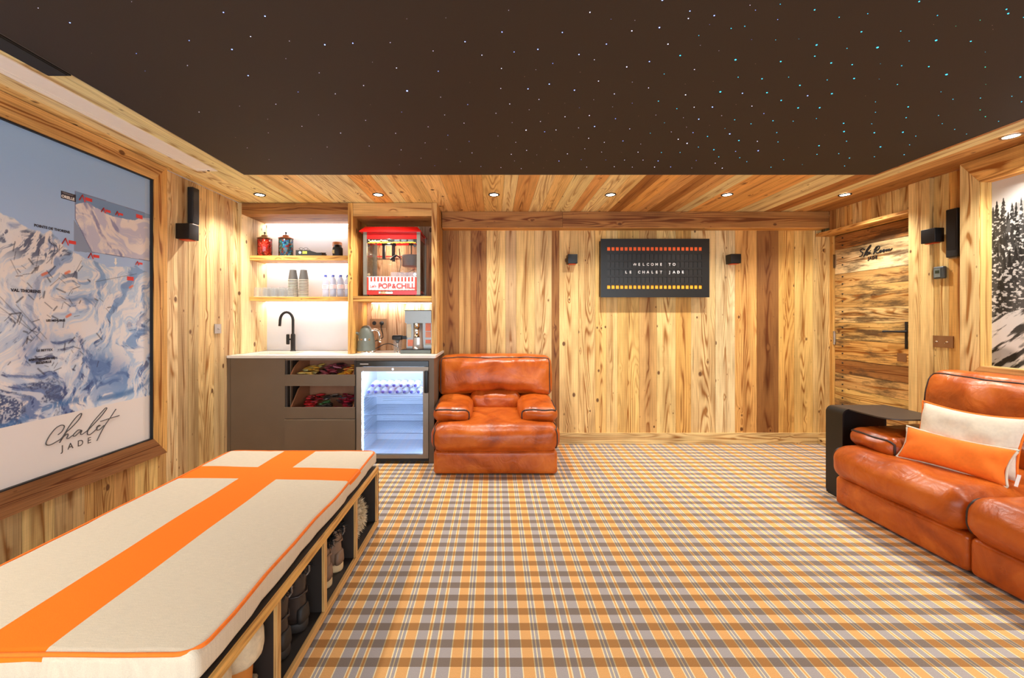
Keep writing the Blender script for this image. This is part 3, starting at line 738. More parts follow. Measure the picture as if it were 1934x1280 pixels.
M['lace_'] = plain('pale_ink', (150, 144, 150), .6); M['ink'] = plain('grey_ink', (84, 78, 76), .6); M['ink2'] = plain('dark_ink', (48, 48, 62), .6); M['redink'] = plain('red_ink', (226, 62, 58), .6); M['navy'] = plain('navy_label', (38, 34, 52), .6); M['wht'] = plain('white_ink', (240, 238, 236), .6)
def mapP(zx, zy): # crop scale 8.409 from (60,740)
    y, z = mp(60+zx/8.409, 740+zy/8.409); return (MX+.002, y, z)
ch = [[(410, 680), (470, 630), (510, 560), (500, 530), (450, 530), (370, 580), (280, 690), (222, 800), (235, 842), (300, 835), (400, 780), (470, 730), (540, 640)],
      [(435, 808), (500, 690), (600, 530), (700, 400), (770, 342), (785, 360), (740, 440), (620, 570), (520, 660), (440, 800)], [(440, 800), (500, 710), (560, 665), (570, 690), (550, 735), (580, 735), (640, 690)],
      [(790, 612), (740, 600), (690, 640), (650, 690), (680, 700), (740, 650), (790, 610), (770, 665), (800, 670), (880, 610)],
      [(880, 610), (960, 490), (1060, 370), (1150, 270), (1180, 250), (1180, 275), (1100, 380), (980, 510), (890, 610), (880, 670), (920, 675), (990, 620), (1040, 570)],
      [(1020, 565), (1070, 540), (1080, 528), (1050, 535), (1025, 570), (1035, 605), (1080, 590), (1140, 530)],
      [(1332, 270), (1240, 410), (1150, 540), (1080, 670), (1028, 776)], [(1085, 468), (1200, 430), (1385, 373)]]
stroke_text('signature', ch, mapP, .0024, M['ink'], mapt)
a = mapP(555, 862); b = mapP(862, 780)
text('lettering', 'JADE', .047, M['ink'], mapt, (MX+.001, (a[1]+b[1])/2, (a[2]+b[2])/2-.018), (0, 1, 0), (0, 0, 1), .0004, 1.9)
def mt(body, px, py, size, mat=None, bold=.0, sp=1.0, al='CENTER'):
    y, z = mp(px, py); text('lettering', body, size, mat or M['ink2'], mapt, (MX+.0015, y, z-size*.35), (0, 1, 0), (0, 0, 1), .0003, sp, al, bold)
mt('VAL THORENS', 49, 549, .020, bold=.0008); mt('LES MENUIRES', 105, 605, .015, bold=.0006); mt('SAINT MARTIN DE', 79, 677.5, .015, bold=.0008); mt('BELLEVILLE', 82, 684, .015, bold=.0008)
mt('LE BETTEX', 84, 661, .016, bold=.0005); mt('POINTE DE THORENS', 99, 432, .018, bold=.0006)
mb = MB(); a = mp(115, 360); b = mp(142, 380); c2 = mp(142, 367)
mb.box(MX+.0006, MX+.0012, a[0], mp(143, 370)[0], 1.864, 1.903); mb.build('label_patch', M['navy'], mapt)
mt('VERSANT', 128, 366.3, .014, M['lace_']); mt('ORELLE', 128, 373, .020, M['wht'], .0008)
for (px, py, s) in [(123, 456, 1), (171, 483, .9), (155, 374, 1), (195, 397, .8), (221, 403, .7), (259, 497, .7)]:
    y, z = mp(px, py); s *= .022
    mb = MB(); mb.tube([(MX+.002, y-s*.8, z-s*.7), (MX+.002, y, z+s*.8), (MX+.002, y+s*.7, z-s*.8)], .0032, 4)
    mb.box(MX+.0006, MX+.0012, y+s*.8, y+s*2.6, z-s*.3, z+s*.5); 
    mb.build('peak_marker', M['redink'], mapt)
for (px, py) in [(263, 409), (246, 526)]:
    y, z = mp(px, py); mb = MB(); mb.box(MX+.0006, MX+.0012, y-.024, y+.024, z-.012, z+.012); mb.build('red_tag', M['redink'], mapt)
y, z = mp(218, 492)
mb = MB(); mb.add([(MX+.001, y-.012, z-.01), (MX+.001, y+.012, z-.01), (MX+.001, y, z-.028), (MX+.001, y-.006, z-.01), (MX+.001, y+.006, z-.01), (MX+.001, y+.006, z+.015), (MX+.001, y-.006, z+.015)], [(0, 1, 2), (3, 4, 5, 6)]); mb.build('arrow', M['wht'], mapt)

# black and white photograph on the right wall
pht = thing('framed_photo', 'large black and white snowy forest photo in a deep timber frame above the sofa', 'picture', (3.2, 2.0, .925))
PX = 3.205
def pp(px, py): d = PX*F/(px-VX); return (d, H-(py-VY)*d/F)
ys = np.concatenate([np.arange(1.30, 2.45, .012), np.arange(2.45, 2.736, .0019)]); zs = np.arange(.925, 2.121, .0024)
YY, ZZ = np.meshgrid(ys, zs)
g = fbm(YY*9, ZZ*7, 3, 5, .6); g2 = fbm(YY*30+ZZ*12, ZZ*26-YY*8, 7, 4, .6)
base = .78+0*YY
hill = 1.98-.05*np.sin(YY*5)
base = np.where(ZZ < hill, .80-.25*sstep(g, .4, .6), .82)
rr = random.Random(5)
trees = [(2.70, 1.985, .05), (2.72, 1.95, .05), (2.665, 1.995, .055), (2.64, 1.90, .04), (2.60, 1.95, .035), (2.575, 1.97, .03), (2.55, 1.955, .03), (2.62, 1.82, .05), (2.53, 1.99, .035), (2.50, 1.93, .04)]
trees += [(rr.uniform(1.3, 2.72), rr.uniform(1.5, 1.98), rr.uniform(.03, .06)) for i in range(75)]
trees += [(rr.uniform(2.64, 2.735), rr.uniform(1.5, 1.95), rr.uniform(.04, .07)) for i in range(14)]
trees += [(rr.uniform(2.40, 2.735), rr.uniform(1.45, 1.93), rr.uniform(.03, .055)) for i in range(60)]
trees.sort(key=lambda q: -q[1])
val = base.copy()
for (cy, tz, wd) in trees:
    t = (tz-ZZ)/.40; w_ = wd*np.clip(t, 0, 1)**.85*(.55+.5*np.abs(np.sin(ZZ*120+cy*50))+.5*(g2-.5))+.0015
    ins_ = (t > 0) & (t < 1.2) & (np.abs(YY-cy) < w_)
    gr = .12+.16*rr.random()+.10*np.clip(t, 0, 1)
    snowy = sstep(fbm(YY*60+cy*9, ZZ*95, 61, 3), .56, .66)*.55*(t > .12)
    val = np.where(ins_, gr+snowy, val)
mound = 1.235+.06*np.sin((2.73-YY)*6)+.015*fbm(YY*8, YY*0, 2)
streak = fbm((YY*1.0+ZZ*1.2)*22, (ZZ-YY)*5, 19, 5, .6)
mv = .86-.62*sstep(streak, .46, .62)-.25*sstep(fbm(YY*6, ZZ*6, 44, 3), .5, .7)*(ZZ < 1.1)
val = np.where(ZZ < mound, mv, val)
rgb = np.stack([val**2.0, (val*.975)**2.0, (val*.945)**2.0], -1)*.95
print_mesh('photo_print', ys, zs, PX, np.clip(rgb, .012, 1), M['print'], pht, True)
mb = MB(); mb.box(PX+.001, XR-.0005, 1.30, 2.735, .925, 2.12); mb.build('backing_board', M['white'], pht)
frame_boards(pht, XR-.0005, 3.13, 1.30, 2.733, .925, 2.119, .113, .12, ZC-2.119-.002, [OR, MD, SA], M['wood_fig'])
mb = MB()
mb.box(3.133, PX-.0005, 2.7265, 2.7325, .926, 2.118, YL, 'z'); mb.box(3.133, PX-.0005, 1.3005, 2.726, .9255, .931, LT, 'y'); mb.box(3.133, PX-.0005, 1.3005, 2.726, 2.112, 2.1185, OR, 'y')
mb.build('inner_lining', M['ply'], pht)

# ================================================================== LETTER BOARD
bx0, bx1, bz0, bz1, by0 = 1.034, 2.087, 1.444, 2.011, 4.102
bt = thing('letter_board', 'black split flap board reading welcome to le chalet jade on the planked wall', 'message board', ((bx0+bx1)/2, YB-.001, bz0))
mb = MB(); mb.box(bx0+.01, bx1-.01, by0+.012, YB-.004, bz0+.01, bz1-.01); mb.build('housing', M['blackmatte'], bt)
pitch, lx = .04225, (1120+215/8-VX)*.005127
rows = [(212, 266), (318, 405), (433, 518), (550, 635), (665, 750), (788, 842)]
zr = [(H-(440+b/8-VY)*.005127, H-(440+a/8-VY)*.005127) for a, b in rows]
# front plate with real openings
mb = MB(); f0, f1 = by0, by0+.012
mb.box(bx0, lx, f0, f1, bz0, bz1); xr = lx+21*pitch+.0300; mb.box(xr, bx1, f0, f1, bz0, bz1)
edges = [bz1]+[q for z0, z1 in zr for q in (z1, z0)]+[bz0]
for i in range(0, len(edges), 2): mb.box(lx, xr, f0, f1, edges[i+1], edges[i])
for z0, z1 in zr:
    for c in range(21): mb.box(lx+c*pitch+.030, lx+(c+1)*pitch, f0, f1, z0, z1)
mb.build('face_plate', plain('anthracite_plate', (38, 38, 37), .32, .3, .02), bt)
M['flapo'] = plain('orange_flap', (255, 104, 30), .5, emis=(255, 90, 30), es=0.0); M['flapy'] = plain('amber_flap', (255, 172, 34), .5); M['flapk'] = plain('black_flap', (34, 33, 32), .35)
lines = {2: (6, 'WELCOME TO'), 3: (4, 'LE  CHALET JADE')}
lines = {2: {6+i: c for i, c in enumerate('WELCOME TO')}, 3: {**{4: 'L', 5: 'E'}, **{7+i: c for i, c in enumerate('CHALET JADE')}}}
for r, (z0, z1) in enumerate(zr):
    for c in range(22):
        mb = MB(); xx = lx+c*pitch
        mb.box(xx+.0005, xx+.0295, f0+.005, f1-.0005, z0+.0005, z1-.0005)
        mat = M['flapo'] if r == 0 else M['flapy'] if r == 5 else M['flapk']
        fl = mb.build('flap', mat, bt)
        if r in (1, 2, 3, 4): pass
        ch_ = lines.get(r, {}).get(c)
        if ch_ and ch_ != ' ':
            text('letter', ch_, .036, M['wht'], fl, (xx+.015, f0+.0035, z0+.017), (1, 0, 0), (0, 0, 1), .0006, bold=.0008)
            
        if r == 0: fl['label'] = 'orange flap'
        elif r == 5: fl['label'] = 'amber flap'
# square wall lamps
M['copper'] = plain('copper_inside', (224, 82, 40), .4, .6)
def wall_lamp(x0, x1, y0, y1, z0, z1, label, loc):
    t = thing('wall_lamp', label, 'wall lamp', loc, 'square black wall lamps')
    mb = MB(); mb.rbox(((x0+x1)/2, (y0+y1)/2, (z0+z1)/2+.003), (x1-x0, y1-y0, z1-z0-.006), .003, n=6); mb.build('housing', M['black'], t)
    mb = MB(); mb.box(x0+.014, x1-.014, y0+.014, y1-.014, z0, z0+.004); mb.build('diffuser', M['copper'], t)
wall_lamp(.718, .812, 4.11, YB-.002, 1.768, 1.864, 'small black cube wall lamp on back wall left of the letter board', (.765, YB-.002, 1.768))
wall_lamp(2.301, 2.399, 4.11, YB-.002, 1.770, 1.866, 'small black cube wall lamp on back wall right of the letter board', (2.35, YB-.002, 1.77))
wall_lamp(XL+.001, -2.18, 3.03, 3.131, 1.803, 1.919, 'black cube wall lamp on the left wall beside the map frame', (XL, 3.08, 1.803))
wall_lamp(3.13, XR-.032, 3.007, 3.108, 1.776, 1.882, 'black cube wall lamp on the right wall next to the door post', (XR, 3.05, 1.776))
def speaker(x0, x1, y0, y1, z0, z1, label, loc, bz):
    t = thing('wall_speaker', label, 'speaker', loc)
    mb = MB(); mb.rbox(((x0+x1)/2, (y0+y1)/2, (z0+z1)/2), (x1-x0, y1-y0, z1-z0), .006, n=6); mb.build('cabinet', M['blackmatte'], t)
    xi = x0-.001 if x0 > 0 else x1
    mb = MB(); mb.box(xi, xi+.001, y0+.008, y1-.008, z0+.05, z1-.008); mb.build('grille', M['black'], t)
    mb = MB(); mb.box(x0+.008, x1-.008, y0+.008, y1-.008, bz, z0-.0005) if bz < z0 else mb.box(x0+.01, x1-.01, y0+.01, y1-.01, z0-.01, z0-.0005); mb.build('bracket', M['steel'], t)
speaker(XL+.002, -2.235, 3.145, 3.215, 1.945, 2.215, 'slim black speaker standing over the cube lamp on the left wall', (XL, 3.18, 1.93), 1.93)
speaker(3.155, XR-.002, 2.885, 2.96, 1.66, 1.993, 'slim black speaker between cube lamp and photo frame on the right wall', (XR, 2.92, 1.66), 1.66)
# thermostat, switches
t = thing('thermostat', 'small dark grey thermostat under the cube lamp beside the door post', 'thermostat', (XR, 3.055, 1.52))
mb = MB(); mb.rbox((XR-.013, 3.056, 1.567), (.024, .078, .088), .008, n=8); mb.build('case', plain('slate_plastic', (74, 80, 80), .4), t)
mb = MB(); mb.box(XR-.0275, XR-.0255, 3.040, 3.082, 1.535, 1.598); mb.build('front_panel', plain('grey_plastic', (120, 128, 122), .35), t)
mb = MB(); mb.box(XR-.0285, XR-.0276, 3.047, 3.076, 1.562, 1.584); mb.build('screen', plain('lcd', (58, 66, 50), .2), t)
def switch_plate(label, xw, sgn, y0, y1, z0, z1, togs, mat, name='light_switch'):
    t = thing(name, label, 'light switch', (xw, (y0+y1)/2, z0))
    xa, xb = (xw-.006, xw-.0005) if sgn < 0 else (xw+.0035, xw+.009)
    mb = MB(); mb.box(xa, xb, y0, y1, z0, z1); mb.build('plate', mat, t)
    for ty in togs:
        xf = xa if sgn < 0 else xb
        mb = MB(); mb.lathe([(.006, 0), (.006, sgn*.003)], xf, ty, (z0+z1)/2, 10, axis='x'); mb.tube([(xf, ty, (z0+z1)/2), (xf+sgn*.016, ty, (z0+z1)/2-.010)], .0028, 6); mb.build('toggle', M['chrome'], t)
switch_plate('bronze double toggle switch plate on the right wall below the thermostat', XR, -1, 2.975, 3.125, 1.028, 1.112, [3.085, 3.015], M['bronze'])
switch_plate('small steel switch plate on the left wall by the drinks corner', XL, 1, 3.447, 3.528, 1.115, 1.192, [3.487], plain('greyed_steel', (176, 166, 158), .4, .4))

# ================================================================== DRINKS CORNER
SF = 3.77   # front of the timber shelving
nk = thing('shelving_niche', 'built in old timber shelving niche above the pale worktop', 'shelving', (-1.4, 4.0, .9235))
ZW = .922
mb = MB(); mb.box(XL+.001, XL+.032, SF, YB-.003, ZW+.002, ZC-.003, PA, 'z'); mb.build('side_panel', M['wood'], nk)
mb = MB(); mb.box(-.556, -.508, SF, YB-.003, ZW+.002, ZC-.003, MD, 'z'); mb.build('side_panel', M['wood_fig'], nk)
mb = MB(); mb.box(-1.30, -1.257, SF, YB-.003, ZW+.002, ZC-.003, GO, 'z'); mb.build('divider', M['wood_fig'], nk)
mb = MB(); mb.box(XL+.033, -1.301, SF+.004, YB-.02, 2.167, ZC-.003, DK, 'x'); mb.build('header', M['wood'], nk)
mb = MB(); mb.box(-1.256, -.557, SF+.004, YB-.02, 2.15, ZC-.003, MD, 'x'); mb.build('header', M['wood'], nk)
mb = MB(); mb.box(XL+.033, -1.301, 3.895, YB-.02, 1.775, 1.817, GO, 'x'); s1 = mb.build('shelf', M['wood'], nk)
mb = MB(); mb.box(XL+.033, -1.301, 3.895, YB-.02, 1.402, 1.438, GO, 'x'); s2 = mb.build('shelf', M['wood'], nk)
mb = MB(); mb.box(-1.256, -.557, SF+.004, YB-.02, 1.392, 1.438, GO, 'x'); s3 = mb.build('shelf', M['wood'], nk)
mb = MB(); mb.box(XL+.033, -1.301, YB-.018, YB-.003, ZW+.002, 2.166); mb.build('white_back_panel', M['white'], nk)
mb = MB(); xx = -1.256
while xx < -.558:
    x1 = min(xx+random.uniform(.06, .10), -.557); mb.box(xx+.0006, x1-.0006, YB-.018, YB-.003, ZW+.002, 2.149, jit(lin(218, 176, 136), .05), 'z'); xx = x1
mb.build('timber_back_panel', M['wood'], nk)
for (x0, x1, z, par) in [(-2.24, -1.302, 2.1665, nk), (-2.24, -1.302, 1.7745, nk), (-2.24, -1.302, 1.4015, nk), (-1.20, -.56, 1.3915, nk)]:
    mb = MB(); mb.box(x0, x1, YB-.055, YB-.030, z-.006, z-.0005); mb.build('light_strip', M['led'], par)
    ld = bpy.data.lights.new('strip', 'AREA'); ld.shape = 'RECTANGLE'; ld.size = x1-x0-.02; ld.size_y = .03; ld.energy = .85 if z != 1.3915 else 1.1; ld.color = (1, .93, .88)
    lo = bpy.data.objects.new('strip_lamp', ld); S.collection.objects.link(lo); lo.parent = nk; o_ = OFF[nk.name]
    lo.location = ((x0+x1)/2-o_[0], YB-.075-o_[1], z-.009-o_[2]); lo.rotation_euler = (math.radians(12), 0, 0)

# worktop with sink
CF = 3.62
wt = thing('worktop', 'pale stone worktop with an inset sink below the shelving', 'worktop', (-1.4, 3.9, .9))
sx0, sx1, sy0, sy1 = -2.15, -1.80, 3.74, 4.05
mb = MB()
for (a, b, c, d) in [(XL+.001, sx0, CF-.01, YB-.001), (sx1, -.498, CF-.01, YB-.001), (sx0, sx1, CF-.01, sy0), (sx0, sx1, sy1, YB-.001)]: mb.box(a, b, c, d, ZW-.022, ZW)
mb.build('slab', M['stone'], wt)
mb = MB()
mb.box(sx0, sx1, sy0, sy1, ZW-.16, ZW-.15); mb.box(sx0-.006, sx0, sy0, sy1, ZW-.15, ZW-.023); mb.box(sx1, sx1+.006, sy0, sy1, ZW-.15, ZW-.023); mb.box(sx0, sx1, sy0-.006, sy0, ZW-.15, ZW-.023); mb.box(sx0, sx1, sy1, sy1+.006, ZW-.15, ZW-.023)
mb.build('sink_basin', M['stone'], wt)
# tap
t = thing('tap', 'tall matte black swan neck tap behind the sink', 'tap', (-1.955, 4.12, ZW))
mb = MB(); mb.lathe([(.026, 0), (.026, .006), (.021, .01), (.021, .16), (.015, .17)], -1.955, 4.12, ZW, 20); mb.build('body', M['blackmatte'], t)
pts = [(-1.955, 4.12, ZW+.165), (-1.955, 4.12, 1.19)]
for i in range(0, 11):
    an = i/10*PI; pts.append((-2.01+.055*math.cos(an), 4.12-.03*i/10, 1.225+.075*math.sin(an)))
pts += [(-2.066, 4.088, 1.19), (-2.068, 4.087, 1.165)]
mb = MB(); mb.tube(pts, .0125, 12); mb.build('spout', M['blackmatte'], t)
mb = MB(); mb.rbox((-2.0, 4.11, ZW+.115), (.03, .02, .10), .008, n=6); mb.tube([(-1.97, 4.11, ZW+.115), (-2.0, 4.11, ZW+.115)], .008, 8); mb.build('lever', M['blackmatte'], t)

# base units
cb = thing('sink_cabinet', 'plain charcoal door cupboard at the left end under the worktop', 'cupboard', (-2.03, 3.9, 0))
mb = MB(); mb.box(XL+.001, -1.786, CF+.02, YB-.025, .0, .02); mb.box(XL+.001, XL+.019, CF+.02, YB-.025, .02, .70); mb.box(-1.804, -1.786, CF+.02, YB-.025, .02, .70); mb.box(XL+.019, -1.804, YB-.035, YB-.025, .02, .70)
mb.box(XL+.02, -1.80, CF+.05, CF+.06, .0201, .09); mb.build('carcass', M['charcoal'], cb)
mb = MB(); mb.box(XL+.001, -2.255, CF, CF+.019, .02, .898); mb.build('filler_strip', M['charcoal'], cb)
mb = MB(); mb.box(-2.252, -1.786, CF, CF+.019, .09, .898); mb.build('door', M['charcoal'], cb)
dc = thing('drawer_cabinet', 'charcoal drawer unit with two open sweet trays under the worktop', 'drawer unit', (-1.48, 3.9, 0))
mb = MB(); mb.box(-1.783, -1.765, CF+.001, YB-.025, 0, .898); mb.box(-1.195, -1.18, CF+.001, YB-.025, 0, .898); mb.box(-1.764, -1.196, YB-.04, YB-.025, 0, .898); mb.box(-1.764, -1.196, CF+.05, CF+.06, .0, .085)
mb.box(-1.764, -1.196, CF+.04, YB-.041, .378, .39)
mb.build('carcass', M['darkin'], dc)
mb = MB(); mb.box(-1.783, -1.18, CF-.001, CF+.0005, .8805, .898); mb.box(-1.757, -1.75, CF+.03, CF+.06, .48, .897); mb.build('inner_rail', M['charcoal'], dc)
mb = MB(); mb.box(-1.781, -1.182, CF-.019+.0, CF-.0011, .09, .374); mb.build('drawer_front', M['charcoal'], dc)
mb = MB(); mb.box(-1.781, -1.182, CF-.019, CF-.0011, .3745, .3805); mb.build('edge_profile', M['steel'], dc)
M['walnut'] = plain('tray_wood', (168, 112, 76), .5, 0, .12, 14)
def tray(zb, zt, ztop, nm):
    d = MB(); d.box(-1.780, -1.183, CF-.019, CF-.0011, zb, zt); dr = d.build('open_tray', M['charcoal'], dc)
    m2 = MB(); m2.box(-1.73, -1.21, 3.622, 3.98, zb+.01, zb+.02); m2.box(-1.73, -1.21, 3.98, 3.99, zb+.01, ztop)
    for x0 in (-1.742, -1.21):
        prof = [(3.622, zb+.01), (3.622, zt+.004), (3.68, zt+.055), (3.76, zt+(ztop-zt)*.75), (3.86, ztop), (3.99, ztop), (3.99, zb+.01)]
        b = len(m2.v); n = len(prof)
        m2.v += [(x0, p[0], p[1]) for p in prof]+[(x0+.012, p[0], p[1]) for p in prof]
        m2.face([b+i for i in range(n)]); m2.face([b+n+i for i in reversed(range(n))])
        for i in range(n): j = (i+1) % n; m2.face([b+i, b+j, b+n+j, b+n+i])
    m2.build('wooden_box', M['walnut'], dr)
    return dr
tray(.664, .759, .885, 'a'); tray(.386, .479, .655, 'b')
mb = MB(); mb.box(-1.781, -1.182, CF-.0195, CF-.001, .4795, .4835); mb.build('edge_profile', M['steel'], dc)
rs = random.Random(21)
sweets = {}
def sweet_mat(c): 
    k = str(c)
    if k not in sweets: sweets[k] = plain('wrapper_%d' % len(sweets), c, .3, .15, .25, 90)
    return sweets[k]
YEL = [(226, 168, 60), (206, 190, 120), (230, 190, 90)]; MAR = [(128, 24, 40), (52, 22, 26), (170, 80, 90), (38, 20, 20)]; RED = [(196, 24, 28), (150, 20, 26), (46, 22, 20), (216, 60, 60)]; GRYS = [(130, 116, 104), (70, 60, 54), (66, 110, 60), (36, 30, 28)]; CRI = [(178, 18, 48), (140, 20, 40), (60, 30, 30)]; ORN = [(236, 150, 30), (200, 50, 30), (240, 180, 60)]
def sweets_in(zt, zones, where):
    for (x0, x1, cols, lb) in zones:
        n = int((x1-x0)/.0065)
        for i in range(n):
            yy = rs.uniform(3.66, 3.94); xx = rs.uniform(x0+.03, x1-.03)
            z = zt-.012+(yy-3.64)*.22+rs.uniform(-.006, .012)
            mb = MB(); L_ = rs.uniform(.020, .034); W_ = rs.uniform(.009, .013)
            mb.rbox((0, 0, 0), (L_*2, W_*2, .013), .004, (0, 0, .002), n=6)
            mb.box(-L_-.010, -L_+.002, -W_*.8, W_*.8, -.001, .001); mb.box(L_-.002, L_+.010, -W_*.8, W_*.8, -.001, .001)
            o = mb.build('wrapped_sweet', sweet_mat(rs.choice(cols)), None, off=(0, 0, 0)); o.location = (max(-1.67, min(-1.27, xx)), yy, z); o.rotation_euler = (rs.uniform(-.1, .35), rs.uniform(-.25, .25), rs.uniform(-.7, .7))
            dp = 'front' if yy < 3.75 else 'middle' if yy < 3.85 else 'back'
            tag(o, lb.replace(' at the', ', %s part, at the' % dp).replace(' in the middle', ', %s part, in the middle' % dp), 'sweet', 'sweets heaped in the %s open tray' % where)
sweets_in(.755, [(-1.72, -1.55, YEL, 'yellow and cream wrapped sweet at the left of the upper open tray'), (-1.56, -1.36, MAR, 'dark maroon wrapped sweet in the middle of the upper open tray'), (-1.37, -1.22, ORN, 'orange wrapped sweet at the right of the upper open tray')], 'upper')
sweets_in(.475, [(-1.72, -1.55, RED, 'red and black wrapped sweet at the left of the lower open tray'), (-1.56, -1.40, GRYS, 'grey, green or black wrapped sweet in the middle of the lower open tray'), (-1.41, -1.22, CRI, 'crimson wrapped sweet at the right of the lower open tray')], 'lower')
# fridge
fr = thing('glass_door_fridge', 'lit glass door drinks fridge under the worktop', 'fridge', (-.866, 3.9, .02))
fx0, fx1 = -1.174, -.560
mb = MB(); mb.box(fx0, fx0+.03, CF+.03, 4.16, .03, .872); mb.box(fx1-.03, fx1, CF+.03, 4.16, .03, .872); mb.box(fx0+.03, fx1-.03, CF+.03, 4.16, .842, .872); mb.box(fx0+.03, fx1-.03, CF+.03, 4.16, .03, .06); mb.box(fx0+.03, fx1-.03, 4.13, 4.16, .06, .842)
mb.box(fx0+.01, fx1-.01, CF+.06, 4.1, .0, .029)
mb.build('cabinet', M['blackmatte'], fr)
M['liner'] = plain('fridge_liner', (222, 232, 246), .5, 0, .0)
mb = MB(); mb.box(fx0+.0305, fx0+.034, CF+.035, 4.125, .0605, .8415); mb.box(fx1-.034, fx1-.0305, CF+.035, 4.125, .0605, .8415); mb.box(fx0+.034, fx1-.034, 4.122, 4.129, .0605, .8415); mb.box(fx0+.034, fx1-.034, CF+.035, 4.122, .0605, .066); mb.box(fx0+.034, fx1-.034, CF+.035, 4.122, .836, .8415)
for k in range(18):
    zz = .20+k*.022
    if abs(zz-.40) < .02: continue
    mb.tube([(fx0+.037, CF+.07, zz-.012), (fx0+.037, 4.0, zz)], .004, 5)
    mb.tube([(-1.08, 4.119, zz), (-.62, 4.119, zz)], .004, 5)
mb.build('liner', M['liner'], fr)
mb = MB(); mb.box(fx0+.05, fx1-.05, CF+.045, CF+.065, .822, .835); mb.box(fx0+.036, fx0+.042, CF+.045, CF+.055, .08, .80); mb.box(fx1-.042, fx1-.036, CF+.045, CF+.055, .08, .80); mb.build('light_strip', M['fridgelight'], fr)
ld = bpy.data.lights.new('fridge', 'AREA'); ld.shape = 'RECTANGLE'; ld.size = .5; ld.size_y = .03; ld.energy = 1.0; ld.color = (.78, .88, 1)
lo = bpy.data.objects.new('fridge_lamp', ld); S.collection.objects.link(lo); lo.parent = fr; lo.location = (0, CF+.08-3.9, .815-.02); lo.rotation_euler = (math.radians(25), 0, 0)
for sx in (-1, 1):
    ld = bpy.data.lights.new('fridge_side', 'AREA'); ld.shape = 'RECTANGLE'; ld.size = .02; ld.size_y = .66; ld.energy = 1.1; ld.color = (.78, .88, 1)
    lo = bpy.data.objects.new('fridge_side_lamp', ld); S.collection.objects.link(lo); lo.parent = fr; lo.location = (sx*.262, CF+.06-3.9, .42); lo.rotation_euler = (PI/2, 0, sx*math.radians(35)+PI)
gz0, gz1, gx0, gx1 = .076, .787, -1.131, -.606
mb = MB(); mb.box(fx0, gx0, CF-.01, CF+.028, .045, .825); mb.box(gx1, fx1, CF-.01, CF+.028, .045, .825); mb.box(gx0, gx1, CF-.01, CF+.028, gz1, .825); mb.box(gx0, gx1, CF-.01, CF+.028, .045, gz0)
dr = mb.build('door', M['fridgemetal'], fr)
mb = MB(); mb.box(gx0, gx1, CF-.004, CF+.002, gz0, gz1); mb.build('glass_pane', M['glass'], dr)
mb = MB(); mb.rbox((-.575, CF-.026, .70), (.034, .028, .19), .008, n=6); mb.build('door_handle', M['black'], dr)
mb = MB(); mb.lathe([(.009, 0), (.009, -.004)], -.862, CF-.01, .806, 12, axis='y'); mb.build('lock', M['chrome'], dr)
mb = MB(); mb.box(fx0, fx1, CF-.01, CF+.028, .828, .873); cp = mb.build('control_panel', plain('glossy_black', (24, 26, 30), .15), fr)
mb = MB(); mb.box(-1.142, -1.07, CF-.0112, CF-.0101, .846, .853); mb.build('badge', M['steel'], cp)
mb = MB(); mb.box(fx0, fx1, CF+.0, CF+.028, .02, .043)
for k in range(9): mb.box(fx0+.02+k*.065, fx0+.068+k*.065, CF-.002, CF-.0001, .026, .034)
mb.build('base_grille', M['blackmatte'], fr)
M['wire'] = plain('coated_wire', (150, 166, 190), .4)
def wire_shelf(z):
    mb = MB(); mb.tube([(fx0+.036, CF+.05, z), (fx1-.036, CF+.05, z)], .004, 6); mb.tube([(fx0+.036, 4.11, z), (fx1-.036, 4.11, z)], .003, 6)
    for k in range(38):
        xx = fx0+.042+k*.0143; mb.tube([(xx, CF+.05, z), (xx, 4.11, z)], .0018, 4, cap=False)
    mb.build('wire_shelf', M['wire'], fr)
for z in (.563, .405, .245): wire_shelf(z)
M['pet'] = None
def pet():
    t = NT('clear_plastic'); t.set(Roughness=.08); t.b.inputs['Base Color'].default_value = (.60, .66, .82, 1); t.b.inputs['Alpha'].default_value = .55
    tc = t.new('ShaderNodeTexCoord').outputs['Object']; t.bump(t.noise(tc, 60, 2), .4, .004); t.b.inputs['Specular IOR Level'].default_value = .8
    return t.m
M['pet'] = pet(); M['cap'] = plain('blue_cap', (60, 78, 170), .4); M['label'] = plain('white_label', (244, 234, 236), .5)
def bottle(name, lab, grp):
    o = thing(name, lab, 'bottle', (0, 0, 0), grp)
    mb = MB(); prof = [(.0, .0), (.024, 0), (.029, .006), (.0295, .05), (.027, .06), (.0295, .07), (.0295, .118), (.027, .13), (.0285, .14), (.022, .165), (.012, .182), (.011, .19)]
    mb.lathe(prof, n=16); mb.build('body', M['pet'], o)
    mb = MB(); mb.lathe([(.0135, .187), (.0135, .202), (.012, .2035), (0, .2035)], n=14); mb.build('cap', M['cap'], o)
    mb = MB(); mb.lathe([(.0301, .075), (.0301, .115)], n=18, cap=False); mb.build('label', M['label'], o)
    mb = MB()
    for k in range(5):
        an = -PI/2+(k-2)*.28; mb.box(.0303*math.cos(an)-.003, .0303*math.cos(an)+.003, .0303*math.sin(an)-.0006, .0303*math.sin(an)+.0004, .098, .102)
        mb.box(.0303*math.cos(an)-.003, .0303*math.cos(an)+.003, .0303*math.sin(an)-.0006, .0303*math.sin(an)+.0004, .084, .087)
    mb.build('print', M['redink'], o)
    return o
bp0 = bottle('water_bottle', 'small blue capped water bottle in the front row at the right of the middle shelf', 'water bottles on the shelf')
def place(proto, i, loc, rot=(0, 0, 0), label=None, group=None, sc=None):
    o = proto if i == 0 else copy_tree(proto)
    o.location = loc; o.rotation_euler = rot
    if label: o['label'] = label
    if group: o['group'] = group
    if sc: o.scale = sc
    return o
